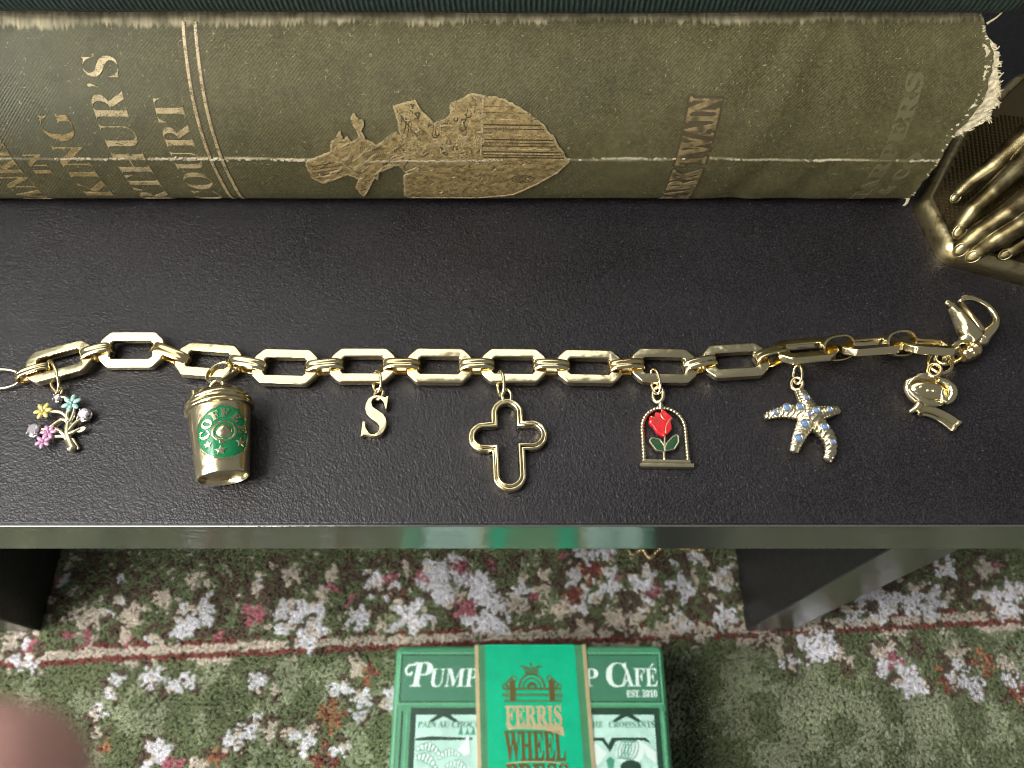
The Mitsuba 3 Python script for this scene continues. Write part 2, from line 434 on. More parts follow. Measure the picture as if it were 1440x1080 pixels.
GLYPHS = json.loads('{"H":[115,[[[3,0,3,4,13,6,16,13,16,88,14,93,3,97,3,100,53,100,53,97,45,95,41,91,40,55,75,55,75,90,72,95,62,97,62,100,112,100,112,97,103,94,99,88,99,13,101,8,105,5,111,4,112,0,62,0,62,4,70,5,74,10,75,48,74,49,40,48,40,12,45,6,53,4,53,0]]]],"A":[96,[[[-2,4,4,5,7,9,45,102,49,102,85,17,90,8,98,4,98,0,50,0,50,4,58,5,63,10,55,29,23,29,17,16,16,10,17,7,21,4,28,4,28,0,-2,0],[26,36,53,36,39,69,38,68]]]],"B":[98,[[[3,0,3,4,13,6,16,13,16,87,14,93,10,96,3,97,3,100,59,100,74,97,82,92,87,83,86,69,79,60,65,54,81,48,90,39,92,25,91,19,86,11,76,4,63,0],[40,13,42,7,46,5,53,5,59,8,64,14,66,22,66,37,62,45,55,49,49,51,40,50],[40,56,48,56,55,58,61,65,63,71,62,84,59,90,54,95,46,96,41,93]]]],"C":[103,[[[6,43,6,61,10,74,20,88,31,96,43,101,61,102,85,96,89,97,92,102,96,102,96,68,92,68,85,82,76,92,66,97,55,98,47,95,40,88,36,81,33,67,32,44,33,34,36,23,41,13,52,6,67,5,80,10,95,23,99,19,83,4,72,0,61,-2,48,-2,36,1,25,7,16,16,9,29]]]],"E":[97,[[[3,3,13,6,16,10,17,16,16,88,13,94,3,97,3,100,88,100,88,70,84,70,81,83,76,89,71,92,59,95,45,95,41,92,41,54,49,55,55,57,61,66,63,75,67,76,67,26,63,26,61,39,56,45,49,48,41,49,40,11,43,7,48,6,69,8,82,17,90,32,95,32,89,0,3,0]]]],"F":[89,[[[3,97,3,100,87,100,87,70,83,70,79,84,75,89,70,92,60,95,48,95,42,94,40,92,41,54,49,55,54,58,60,64,63,76,67,76,67,26,63,26,60,38,55,45,48,49,40,49,41,10,45,5,56,4,57,0,3,0,3,4,12,6,16,13,16,87,13,93]]]],"G":[112,[[[6,47,7,65,13,78,21,88,31,96,39,100,52,102,65,102,83,96,87,96,92,102,96,102,96,67,92,68,84,84,77,91,69,96,56,98,44,92,38,85,34,73,32,43,35,25,42,12,51,4,65,3,71,5,74,9,75,31,73,37,68,39,61,40,61,44,110,44,110,40,102,39,99,34,98,6,82,0,68,-2,51,-2,36,1,26,7,16,17,9,29]]]],"I":[57,[[[3,0,3,4,9,5,15,9,17,16,16,90,13,95,3,97,3,100,54,100,54,97,44,95,40,89,40,12,45,6,54,4,54,0]]]],"K":[112,[[[3,4,9,4,14,7,17,16,16,88,15,92,12,95,3,97,3,100,53,100,53,97,46,96,41,91,41,53,73,85,76,90,77,92,75,95,64,97,64,100,107,100,107,97,97,95,86,89,60,63,102,11,106,6,114,4,114,0,62,0,62,4,71,4,73,7,73,9,44,47,40,43,40,13,44,6,53,4,53,0,3,0]]]],"L":[94,[[[3,0,3,4,13,6,16,13,16,88,13,94,3,97,3,100,55,100,55,97,46,95,42,93,40,89,41,10,44,7,49,6,60,6,70,9,82,18,90,33,94,34,89,0]]]],"M":[139,[[[3,0,3,4,8,4,14,8,17,16,16,89,13,95,3,97,3,100,41,100,70,32,99,100,136,100,136,97,130,96,126,93,123,86,124,11,128,5,135,4,135,0,87,0,87,4,94,5,98,8,100,14,99,85,64,0,59,0,25,81,23,83,24,11,27,6,37,4,37,0]]]],"N":[109,[[[4,0,4,4,10,4,15,7,17,14,17,85,8,95,4,97,4,100,35,100,86,38,86,89,82,95,73,97,73,100,105,100,105,97,97,95,93,89,93,-2,89,-2,87,0,24,76,24,12,28,6,36,4,36,0]]]],"O":[116,[[[6,47,8,66,17,83,22,89,33,97,52,102,65,102,74,100,92,91,100,83,106,71,110,52,109,39,106,29,98,15,90,8,77,1,62,-2,49,-2,38,1,21,12,10,28],[32,41,37,19,46,7,54,3,59,2,69,5,75,11,79,18,82,28,83,39,83,61,79,81,74,89,70,93,63,97,54,98,48,95,41,89,36,81,33,69]]]],"P":[92,[[[3,0,3,4,13,6,16,13,16,88,14,93,3,97,3,100,59,100,69,99,81,93,87,86,90,75,89,65,85,57,78,51,69,47,40,45,40,12,45,6,53,4,53,0],[40,51,54,52,58,54,63,60,64,66,64,82,60,89,54,94,44,95,40,91]]]],"R":[104,[[[3,0,3,4,13,6,16,13,16,88,14,93,3,97,3,100,59,100,72,98,84,92,89,87,91,81,91,67,89,61,84,56,70,48,96,10,100,5,105,4,106,0,74,0,44,47,40,46,40,12,45,6,53,4,53,0],[40,52,46,51,56,53,64,61,67,73,66,82,63,88,57,94,48,95,43,94,41,92]]]],"S":[86,[[[9,34,14,34,20,17,31,6,38,3,48,3,53,6,58,10,61,16,61,23,59,28,52,34,27,47,17,55,11,67,11,80,17,93,28,100,35,102,46,102,67,98,70,102,75,102,74,70,71,70,68,78,63,87,57,93,49,97,42,98,33,95,28,91,26,84,29,76,32,72,66,55,75,45,79,35,79,23,72,9,66,3,53,-1,35,-2,17,2,13,-2,9,-2]]]],"T":[93,[[[2,100,90,100,90,70,87,70,84,80,77,91,68,95,58,95,58,13,62,6,72,4,72,0,20,0,20,4,30,6,34,12,34,95,25,95,17,91,10,83,6,70,2,70]]]],"U":[108,[[[3,97,3,100,53,100,53,97,43,94,40,89,40,25,42,16,48,9,54,5,64,5,74,7,81,14,86,29,86,87,83,94,72,97,72,100,104,100,104,97,97,94,93,88,93,29,89,15,82,5,70,-1,51,-3,34,0,24,7,18,17,16,27,16,89,13,94]]]],"W":[134,[[[-3,97,-3,100,40,100,40,97,32,94,31,87,49,35,66,77,61,92,57,96,50,97,50,100,97,100,97,97,90,96,87,93,87,88,104,38,121,87,120,93,117,96,111,97,111,100,137,100,137,97,133,94,128,87,99,-2,94,-1,69,66,43,0,42,-2,37,-2,6,89,2,95]]]],"X":[103,[[[2,4,8,4,16,10,42,46,15,88,9,95,3,97,3,100,54,100,54,97,44,95,42,90,58,64,74,89,74,93,71,96,65,97,65,100,101,100,101,97,92,95,83,88,62,58,93,9,97,5,102,4,102,0,52,0,53,4,60,4,63,7,64,9,62,15,46,39,28,12,28,8,32,4,38,4,38,0,2,0]]]],"Y":[94,[[[-3,97,-3,100,45,100,45,97,36,95,35,93,34,90,55,51,76,87,76,92,73,95,65,97,65,100,97,100,97,96,91,94,86,89,59,45,60,11,63,6,72,4,72,0,22,0,22,4,30,5,34,9,35,16,35,39,8,89,3,94]]]],"0":[83,[[[5,47,5,66,8,80,12,91,20,100,33,106,47,107,59,103,67,97,72,88,76,72,77,41,72,18,67,10,62,4,53,0,46,-1,33,-1,21,4,15,10,10,18,6,33],[28,39,30,22,33,13,39,8,46,9,51,16,53,25,55,64,52,86,49,93,44,97,40,98,36,95,31,86,28,67]]]],"1":[83,[[[6,87,21,93,39,106,56,106,56,13,57,11,61,8,75,8,75,0,14,0,14,8,29,8,32,10,33,13,34,90,33,90,25,81,18,76,11,77,7,82]]]],"2":[83,[[[5,15,40,52,47,65,50,77,50,86,47,93,42,97,36,98,31,96,27,90,25,72,14,74,10,76,6,81,6,91,8,96,19,104,31,107,51,106,65,100,69,95,72,87,72,77,68,67,55,51,21,17,58,17,64,22,67,31,76,31,75,0,5,0]]]],"3":[83,[[[4,15,4,20,8,25,13,28,17,28,18,19,24,11,32,9,42,10,50,17,53,28,52,38,45,46,35,50,21,50,21,59,38,60,43,63,47,68,49,75,49,86,46,94,39,98,31,96,27,90,25,75,23,75,11,77,7,81,5,91,7,96,18,104,31,107,49,106,63,101,68,97,71,91,71,76,67,68,63,63,51,56,67,50,74,40,76,26,71,12,66,7,56,1,46,-1,30,-1,13,3,7,8]]]]}')


def text2d(s, h, width=None, slant=0.0, weight=0.0, track=0.0):
    """Serif lettering as a shapely shape, capitals h tall, from the origin along +x."""
    x, shapes = 0.0, []
    for ch in s:
        if ch == ' ':
            x += 0.38; continue
        if ch == "'":
            shapes.append(Polygon([(x + 0.06, 0.97), (x + 0.2, 1.0), (x + 0.22, 0.88), (x + 0.08, 0.62), (x + 0.05, 0.64), (x + 0.1, 0.84)])); x += 0.28; continue
        if ch in '.·':
            shapes.append(Point(x + 0.12, 0.08 if ch == '.' else 0.45).buffer(0.09, 4)); x += 0.28; continue
        if ch == '&':
            ring = LineString([(0.75, 0), (0.2, 0.72), (0.28, 0.95), (0.45, 0.9), (0.42, 0.7), (0.12, 0.4), (0.08, 0.15), (0.3, 0.02), (0.55, 0.12), (0.75, 0.45)]).buffer(0.06, 3)
            shapes.append(affinity.translate(ring, x, 0)); x += 0.9; continue
        base = {'É': 'E'}.get(ch, ch)
        adv, polys = GLYPHS[base]
        for p in polys:
            rs = [np.array(r).reshape(-1, 2) / 100.0 for r in p]
            g = Polygon(rs[0], rs[1:]).buffer(0)
            shapes.append(affinity.translate(g, x, 0))
        if ch == 'É':
            shapes.append(Polygon([(x + 0.38, 1.06), (x + 0.62, 1.3), (x + 0.74, 1.24), (x + 0.44, 1.04)]))
        x += adv / 100.0 + track
    g = shapely.union_all(shapes)
    if weight:
        g = g.buffer(weight, 2)
    if slant:
        g = affinity.affine_transform(g, [1, slant, 0, 1, 0, 0])
    sx = h if width is None else width / x
    return affinity.affine_transform(g, [sx, 0, 0, h, 0, 0]).simplify(0.006 * h)


def grid_mesh(P):
    a, b = P.shape[:2]
    i, j = np.meshgrid(np.arange(a - 1), np.arange(b - 1), indexing='ij')
    q = np.stack([i * b + j, (i + 1) * b + j, (i + 1) * b + j + 1, i * b + j + 1], -1).reshape(-1, 4)
    return P.reshape(-1, 3), np.vstack([q[:, [0, 1, 2]], q[:, [0, 2, 3]]])

# ================================================================== SHELF
SHELF = thing('shelf', 'black riser shelf with a grained top and a glossy front edge on two legs', 'shelf')
put('top_board', block(-215, 165, -27.6, 150, -15.9, 0, 0.35), 'shelf_black', SHELF, smooth=40)
put('front_edge', block(-215, 165, -28.0, -27.55, -15.8, -0.35, 0.12), 'shelf_gloss', SHELF, label='glossy black front edge that mirrors the rug')
for x0, x1 in ((-190.5, -174.4), (86.6, 102.6)):
    leg = put('leg', block(x0, x1, -21.0, 140, -163.6, -16.1, 0.3), 'leg_black', SHELF, smooth=40)
    put('edge_band', block(x0 + 0.2, x1 - 0.2, -21.5, -20.95, -163.6, -16.2, 0.1), 'leg_gloss', leg)

# ================================================================== RUG
RUG = thing('rug', 'green floral rug with white blossoms and cream striped border under the shelf', 'rug')
put('backing', block(-420, 420, -330, 330, -168, -165.6, 0.5), 'yarn_back', RUG)
FLOWERS = [(-116.9,-15.2,8.5,'w'),(-120.8,-19.6,4.8,'w'),(-78.4,-17.2,9.0,'w'),(-73.5,-22.8,5.8,'w'),(-85.3,-12.6,4.8,'w'),(-96.2,-15.2,4.8,'p'),(-49.5,-3.1,6.5,'w'),(-46.6,-1.7,3.3,'p'),(-157.0,-16.2,5.3,'c'),(-143.0,-18.3,5.8,'c'),(-131.8,-8.1,3.8,'c'),(-89.4,-3.9,5.4,'b'),(-83.6,-0.9,4.3,'c'),(-68.8,0.1,3.3,'c'),(-57.0,-16.2,4.8,'w'),(-71.3,-7.1,3.2,'c'),(-107.7,-6.5,6.5,'b'),(-179.7,-29.1,5.2,'w'),(-182.9,-23.1,4.2,'c'),(-174.7,-32.0,3.6,'w'),(-128.8,-37.6,4.6,'w'),(-119.6,-38.8,4.6,'w'),(-115.6,-39.3,2.6,'w'),(-142.3,-38.1,3.1,'w'),(-144.5,-42.9,3.6,'w'),(-145.7,-48.8,3.0,'w'),(-145.0,-55.7,2.5,'c'),(-141.0,-60.2,2.5,'o'),(-90.9,-38.6,3.6,'w'),(-85.5,-41.2,2.5,'c'),(-60.7,-41.2,4.6,'w'),(-63.6,-50.4,6.0,'o'),(-52.6,-44.1,4.1,'w'),(-54.1,-49.9,3.0,'w'),(-92.5,-54.1,4.0,'w'),(-96.8,-58.4,4.0,'w'),(-84.9,-54.5,3.5,'c'),(-89.1,-51.1,2.3,'w'),(-72.7,-56.6,6.0,'w'),(-64.3,-62.9,4.9,'r'),(-59.4,-60.2,3.5,'w'),(-123.6,-62.9,5.9,'w'),(-116.4,-65.7,3.9,'p'),(-102.7,-62.9,3.4,'o'),(-107.9,-65.7,3.4,'c'),(-42.7,-44.1,4.1,'w'),(-51.5,-35.7,4.1,'o'),(-56.8,-33.3,4.6,'c'),(-51.1,-3.9,3.8,'w'),(-43.0,-7.9,3.2,'r'),(-25.8,-1.2,9.8,'w'),(-21.8,2.9,3.8,'w'),(-19.1,2.3,3.3,'p'),(-32.6,-0.7,2.7,'p'),(-11.6,-4.2,5.4,'w'),(-38.5,-16.0,6.9,'w'),(-9.6,-14.9,9.0,'w'),(-17.1,-13.1,4.3,'p'),(-5.3,-11.8,4.3,'w'),(-7.9,-18.3,4.2,'w'),(4.3,-7.9,4.8,'w'),(3.2,-11.8,3.7,'c'),(12.8,-1.2,3.5,'c'),(13.5,-6.5,2.1,'c'),(29.1,7.3,4.9,'w'),(36.1,9.2,4.4,'w'),(26.0,-3.1,6.0,'w'),(38.1,-3.1,6.0,'w'),(27.6,-10.5,6.4,'w'),(20.0,-13.6,4.8,'c'),(52.1,-5.0,7.0,'w'),(54.0,-7.1,3.2,'p'),(64.2,-5.0,5.9,'w'),(61.8,-7.9,3.2,'b'),(40.1,-16.0,4.8,'c'),(27.1,-20.3,4.2,'c'),(49.4,-11.8,4.3,'w'),(58.1,-21.3,4.7,'c'),(44.1,-10.5,5.4,'b'),(31.3,1.5,4.4,'r'),(24.2,-7.9,3.8,'r'),(44.9,-19.6,3.7,'b'),(72.8,7.5,4.9,'w'),(80.2,-2.0,4.9,'w'),(79.7,-15.2,5.3,'w'),(74.8,-11.8,4.8,'b'),(46.9,-17.2,3.7,'c'),(63.6,-17.0,4.2,'w'),(71.1,-20.8,3.7,'c'),(57.7,7.0,5.5,'b'),(128.5,-14.2,4.8,'w'),(138.6,-10.2,8.0,'w'),(134.6,-13.1,3.7,'b'),(157.4,-10.2,7.0,'w'),(150.9,-11.8,4.8,'w'),(166.6,2.3,4.9,'w'),(182.2,1.2,4.9,'c'),(185.2,-11.3,6.9,'w'),(191.1,-6.5,4.3,'w'),(178.7,-2.5,3.8,'b'),(111.8,-26.1,7.8,'w'),(116.5,-24.6,4.7,'w'),(101.8,-31.8,4.1,'w'),(138.4,-30.1,6.8,'w'),(140.3,-32.0,3.6,'p'),(144.5,-38.6,6.2,'w'),(159.0,-36.7,5.1,'r'),(159.6,-40.5,3.6,'r'),(164.9,-36.7,6.7,'w'),(165.3,-35.5,2.3,'g'),(166.9,-41.7,3.6,'w'),(172.4,-31.8,5.2,'o'),(158.2,-30.8,3.1,'b'),(181.9,-40.3,6.7,'w'),(182.3,-42.2,3.6,'r'),(122.1,-30.8,3.6,'c'),(94.4,-23.4,3.7,'c'),(98.0,-25.9,3.7,'c'),(181.2,-32.0,3.6,'c'),(164.0,-28.4,4.7,'c'),(148.7,-27.1,3.7,'b'),(113.9,-17.0,3.7,'c')]


def stripe_y(x):
    return np.interp(x, [-420, -171.7, -148.5, -42.0, 87.3, 192.0, 420], [-38, -31.6, -30.2, -25.6, -21.6, -16.4, -6])


def rug_yarn(x, y):
    """Which yarn each tuft is: 0 sage 1 moss 2 umber 3 white 4 cream 5 rose 6 madder 7 rust."""
    P = lambda s, o=0: np.c_[x / s + o, y / s + o, 0 * x]
    n1, n2, n3 = meshkit.fbm(P(9.0), 3, 1), meshkit.fbm(P(3.2), 2, 2), meshkit.noise(P(1.7), 3)
    out = np.where(n1 + 0.25 * (n3 - 0.5) > 0.53, 0, 1)
    v = y - stripe_y(x)
    wob = (n2 - 0.5) * 1.6
    field = (v > 3.5) & (y < 8.5 + 3 * (n1 - 0.5)) & (x < 192)
    out = np.where(field, 1, out)
    out = np.where(field & (n2 > 0.54), 2, out)
    out = np.where(field & (n2 < 0.27) & (n3 > 0.45), 4, out)
    out = np.where((v > 3.0 + wob) & (v < 4.6 + wob) & (n1 > 0.40), 6, out)
    out = np.where((v > 0 + wob * .5) & (v < 3.2 + wob * .5) & (n3 > 0.12), 4, out)
    out = np.where((v > -1.9 + wob * .5) & (v <= 0 + wob * .5) & (n3 > 0.1), 6, out)
    out = np.where((v > -4.2) & (v <= -1.9 + wob * .5) & (n1 > 0.52), 4, out)
    fr = np.random.default_rng(11)
    for q in range(150):                                  # small leaves and buds strewn through the flower border
        fx = fr.uniform(-190, 190); fy = float(stripe_y(fx)) + fr.uniform(5, 32)
        a, el, ew = fr.uniform(0, 3.14), fr.uniform(1.8, 4.2), fr.uniform(.9, 1.5)
        dx, dy = x - fx + wob * .5, y - fy + (n3 - .5) * .5
        hit = np.hypot((dx * math.cos(a) + dy * math.sin(a)) / el, (-dx * math.sin(a) + dy * math.cos(a)) / ew) < 1
        c = (3, 4, 4, 2, 0, 5)[int(fr.integers(0, 6))]
        out = np.where(hit & field, c, out)
    kind = {'w': 3, 'c': 4, 'p': 5, 'r': 6, 'o': 7, 'b': 2, 'g': 1}
    for fx, fy, r, t in FLOWERS:
        k = int(fr.integers(6, 9)); a0 = fr.uniform(0, 6.28)
        near = (abs(x - fx) < 2.0 * r) & (abs(y - fy) < 2.0 * r)
        if not near.any():
            continue
        ix = np.nonzero(near)[0]
        dx, dy = x[ix] - fx + wob[ix] * 0.6, y[ix] - fy + (n3[ix] - 0.5) * 0.5
        hit, rim = np.zeros(len(ix), bool), np.zeros(len(ix), bool)
        for q in range(k):
            a = a0 + q * 6.283 / k + fr.uniform(-0.45, 0.45)
            d = r * fr.uniform(0.40, 0.75)
            ca, sa = math.cos(a), math.sin(a)
            el, ew = r * fr.uniform(0.40, 0.62), r * fr.uniform(0.20, 0.34)
            du, dv = (dx - d * ca) * ca + (dy - d * sa) * sa, -(dx - d * ca) * sa + (dy - d * sa) * ca
            dd = np.hypot(du / el, dv / ew)
            if fr.random() < 0.88:
                hit |= dd < 1
            rim |= (dd < 1 + 1.1 / ew)
        if t in 'wc':
            out[ix] = np.where(rim & ~hit & (n2[ix] > 0.56), 2, out[ix])
        c = np.full(len(ix), kind[t])
        if t == 'w':
            c = np.where((n2[ix] > 0.66), 4, c)
        if t in 'ro':
            c = np.where(n3[ix] > 0.66, 7 if t == 'r' else 6, c)
        out[ix] = np.where(hit, c, out[ix])
    return out


def rug_pile():
    pitch = 0.95
    gx, gy = np.meshgrid(np.arange(-225, 225, pitch), np.arange(-128, 40, pitch * 0.92), indexing='ij')
    gx = gx + (np.arange(gx.shape[1]) % 2)[None, :] * pitch * 0.5
    r = np.random.default_rng(3)
    x, y = (gx + r.uniform(-.35, .35, gx.shape)).ravel(), (gy + r.uniform(-.35, .35, gx.shape)).ravel()
    keep = ~((x > -40) & (x < 52) & (y < -33))
    x, y = x[keep], y[keep]
    yarn_id = rug_yarn(x, y)
    n = len(x)
    h = 2.1 + r.uniform(-.5, .5, n)
    lx, ly = -0.75 + r.normal(0, .33, n), -0.40 + r.normal(0, .33, n)
    a0 = r.uniform(0, 1.57, n)
    ang = a0[:, None] + np.arange(4) * math.pi / 2
    ring = lambda rad, z, k: np.stack([x[:, None] + k * lx[:, None] + rad * np.cos(ang), y[:, None] + k * ly[:, None] + rad * np.sin(ang), np.broadcast_to((-165.6 + z * h)[:, None], (n, 4))], -1)
    V = np.concatenate([ring(0.55, 0.0, 0.0), ring(0.64, 0.74, 0.7), np.stack([x + 1.15 * lx, y + 1.15 * ly, -165.6 + h], -1)[:, None]], 1)
    f = []
    for i in range(4):
        j = (i + 1) % 4
        f += [[i, j, 4 + j], [i, 4 + j, 4 + i], [4 + i, 4 + j, 8]]
    f = np.array(f)
    names = ['sage_pile', 'moss_pile', 'umber_pile', 'white_pile', 'cream_pile', 'rose_pile', 'madder_pile', 'rust_pile']
    words = ['sage green', 'moss green', 'dark umber', 'white', 'cream', 'rose pink', 'madder red', 'rust orange']
    mats = ['yarn_sage', 'yarn_moss', 'yarn_umber', 'yarn_white', 'yarn_cream', 'yarn_rose', 'yarn_madder', 'yarn_rust']
    for k in range(8):
        s = V[yarn_id == k]
        if len(s):
            F = (f[None] + (np.arange(len(s)) * 9)[:, None, None]).reshape(-1, 3)
            put(names[k], (s.reshape(-1, 3), F), mats[k], RUG, label=f'{words[k]} tufts of the rug pile', kind='stuff')


rug_pile()

# ================================================================== BOOKS
PROFILE = np.array([(47.6, 0.3), (44.6, 0.9), (43.0, 3.2), (42.2, 8.5), (42.1, 13.5), (43.3, 20.1), (46.4, 27), (51.0, 32.5), (54.6, 35.7), (57.2, 37.2), (60, 37.8)])
_t = np.r_[0, np.cumsum(np.hypot(*np.diff(PROFILE, axis=0).T))]
_cs = CubicSpline(_t, PROFILE)
_q = _cs(np.linspace(0, _t[-1], 1500))
_s = np.r_[0, np.cumsum(np.hypot(*np.diff(_q, axis=0).T))]


def spine(s):
    s = np.asarray(s, float)
    y, z = np.interp(s, _s, _q[:, 0]), np.interp(s, _s, _q[:, 1])
    e = 0.15
    ty = np.interp(s + e, _s, _q[:, 0]) - np.interp(s - e, _s, _q[:, 0])
    tz = np.interp(s + e, _s, _q[:, 1]) - np.interp(s - e, _s, _q[:, 1])
    L = np.hypot(ty, tz) + 1e-9
    return y, z, -tz / L, ty / L          # position and outward normal


def swell(x, s):
    """Slow waves and puckers of the old cloth, in mm."""
    P = np.c_[np.ravel(x), np.ravel(s), 0 * np.ravel(x)]
    w = 0.22 * (meshkit.fbm(P / [22, 14, 1], 2, 5) - 0.5)
    d = (P[:, 0] * 0.93 + P[:, 1] * -0.36)
    pk = np.exp(-((P[:, 0] - 52) / 17) ** 2) * 0.28 * np.sin(d / 1.9 + 2.5 * meshkit.noise(P / 9.0, 3))
    return (w + pk * meshkit.noise(P / [7, 12, 1], 8)).reshape(np.shape(x))


def on_spine(x, s, h):
    y, z, ny, nz = spine(s)
    h = h + swell(x, s)
    return np.stack([x, y + ny * h, z + nz * h], -1)


def wrap(shape2d, h0, h1, edge=1.1, text_at=None):
    """A flat shape given in (x, s), or lettering set along the spine's girth (text_at = (baseline x, first s)), laid on the spine."""
    m = subdiv(solid(shape2d, h0, h1), edge)
    v = m.vertices
    x, s = (v[:, 0], v[:, 1]) if text_at is None else (text_at[0] - v[:, 1], text_at[1] + v[:, 0])
    m.vertices = on_spine(x, s, v[:, 2])
    if text_at is None:
        m.faces = m.faces[:, ::-1] if False else m.faces
    return m


BOOK = thing('book', 'old olive cloth book with a worn gilt stamped spine lying flat', 'book')
put('lower_board', block(-140, 84.5, 47.5, 190, 0.1, 3.0, 0.4), 'board_cloth', BOOK)
put('upper_board', block(-140, 85.5, 60, 190, 34.7, 37.6, 0.4), 'board_cloth', BOOK)
put('page_block', block(-140, 81, 56, 186, 3.05, 34.65), 'page_paper', BOOK)
# cloth of the spine with its ragged tail
NS, NX = 150, 360
ss = np.linspace(0, 48.4, NS)
tail_s = [0, 3.6, 8, 12.4, 16, 21, 24.6, 26.5, 29, 31.5, 34, 37, 40, 42.5, 45, 48.6]
tail_x = [84.4, 84.8, 84.9, 84.8, 85.2, 84.9, 85.6, 86.6, 87.8, 88.4, 88.6, 88.6, 87.6, 86.3, 85.6, 85.2]
rag = np.interp(ss, tail_s, tail_x) + 0.9 * (meshkit.fbm(np.c_[ss * 0.9, 0 * ss, 0 * ss], 3, 4) - 0.5)
u = np.linspace(0, 1, NX)
X = -140 + (rag[:, None] + 140) * u[None, :]
S = np.broadcast_to(ss[:, None], X.shape)
Hh = np.where(X > rag[:, None] - 2.0, 0.22 * ((X - rag[:, None] + 2.0) / 2.0) ** 2, 0)
v, f = grid_mesh(on_spine(X, S, Hh))
put('spine_cloth', (v, f[:, ::-1] if False else f), 'olive_cloth', BOOK, smooth=True, uv=np.c_[X.ravel(), S.ravel()])
# pale linen torn open at the tail
s2 = np.linspace(23.5, 41.0, 110)
out = np.interp(s2, [23.5, 25.5, 27, 30, 33, 36, 38.5, 41], [86.2, 89.0, 90.8, 91.2, 90.6, 90.2, 89.6, 87.6]) + 1.3 * (meshkit.fbm(np.c_[s2 * 1.6, 0 * s2, 0 * s2], 3, 9) - 0.5)
inn = np.interp(s2, ss, rag) - 1.4
X2 = inn[:, None] + (out - inn)[:, None] * np.linspace(0, 1, 14)[None, :]
S2 = np.broadcast_to(s2[:, None], X2.shape)
H2 = -0.25 + 0.5 * meshkit.noise(np.c_[X2.ravel() * 1.7, S2.ravel() * 2.2, 0 * X2.ravel()], 2).reshape(X2.shape)
top = on_spine(X2, S2, H2); bot = on_spine(X2, S2, H2 - 0.7)
va, fa = grid_mesh(top)
vb, fb = grid_mesh(bot)
put('torn_lining', (np.vstack([va, vb]), np.vstack([fa, fb[:, ::-1] + len(va)])), 'torn_linen', BOOK, uv=np.r_[np.c_[X2.ravel(), S2.ravel()], np.c_[X2.ravel(), S2.ravel()]], smooth=True, label='pale frayed lining torn open at the tail of the spine')
threads = []
fr = np.random.default_rng(21)
for k in range(95):
    s0 = fr.uniform(2.5, 47) if k % 3 == 0 else fr.uniform(24, 40)
    if 24 < s0 < 40.5:
        x0 = np.interp(s0, s2, out) - 0.5
    else:
        x0 = np.interp(s0, ss, rag) - 0.35
    L = fr.uniform(0.3, 1.0) * (1.2 if 24 < s0 < 40 else 0.55)
    a = fr.normal(0, 0.6)
    p = [on_spine(np.array(x0), np.array(s0), 0.05), on_spine(np.array(x0 + L * .5), np.array(s0 + .3 * a * L), .15 + fr.uniform(-.1, .3)), on_spine(np.array(x0 + L), np.array(s0 + a * L), fr.uniform(-.4, .5))]
    threads.append(tube(p, [.19, .15, .08], 5))
p0 = on_spine(np.array(86.4), np.array(43.6), 0.2)
threads.append(tube([p0, p0 + [0.9, -.2, 1.4], p0 + [1.6, -.1, 3.0]], [.22, .16, .06], 5))
p0 = on_spine(np.array(84.6), np.array(5.6), 0.15)
for k in range(5):
    threads.append(tube([p0 + [.12 * k, 0, 0], p0 + [.1 * k + .1, -.4, -1.0], p0 + [.12 * k - .2, -.5, -2.0]], [.16, .13, .06], 4))
put('frayed_threads', cat(threads), 'torn_linen', BOOK, kind='stuff', uv=np.zeros((sum(len(t.vertices) for t in threads), 2)), smooth=True, label='pale loose threads along the torn edge')
# two gilt rules round the spine
for xr, w in ((-59.9, 0.55), (-57.7, 0.55)):
    put('gilt_rule', wrap(sbox(xr - w / 2, 1.0, xr + w / 2, 44.2), -0.05, 0.14, 0.9), 'gilt_line', BOOK, smooth=30)
    put('rule_groove', wrap(sbox(xr + w / 2, 1.0, xr + w / 2 + .3, 44.0), -0.05, 0.03, 0.9), 'gilt_groove', BOOK)
# lettering across the spine, read from its foot upwards
for word, base, h, s_mid, width, mat in (('COURT', -61.9, 5.6, 17.3, 27.5, 'gilt_line'), ("ARTHUR'S", -72.7, 6.5, 18.2, 41.0, 'gilt_line'), ('KING', -84.2, 6.0, 17.4, 22.5, 'gilt'),
                                    ('IN', -93.1, 3.7, 17.0, 6.2, 'gilt'), ('YANKEE', -99.0, 6.0, 14.0, 25.0, 'gilt')):
    g = text2d(word, h, width, weight=-0.022)
    put('spine_lettering', wrap(g, -0.08, 0.15, 0.8, (base, s_mid - width / 2)), mat, BOOK, smooth=30, label=f'gilt stamped word {word} across the spine')
g = affinity.affine_transform(text2d('MARK TWAIN', 5.6, 29.0, weight=0.03), [1, 0, -0.055, 1, 0, 0])
put('author_panel', wrap(g.buffer(0.75).buffer(-0.25), -0.08, 0.07, 0.8, (37.6, 2.2)), 'gilt_panel', BOOK, smooth=30)
put('author_lettering', wrap(g, 0.0, 0.22, 0.8, (37.6, 2.2)), 'gilt_worn', BOOK, smooth=30, label='dull gilt author name stamped across the spine')
put('publisher_lettering', wrap(affinity.affine_transform(text2d('HARPERS', 2.9, 33.0, weight=0.02), [1, 0, -0.03, 1, 0, 0]), -0.08, 0.13, 0.7, (75.4, 2.6)), 'blind_stamp', BOOK, smooth=30, label='faded publisher name stamped near the tail')
put('publisher_lettering', wrap(affinity.affine_transform(text2d('& CO.', 2.4, 13.5, weight=0.03), [1, 0, -0.16, 1, 0, 0]), -0.08, 0.13, 0.7, (79.4, 7.4)), 'blind_stamp', BOOK, smooth=30)
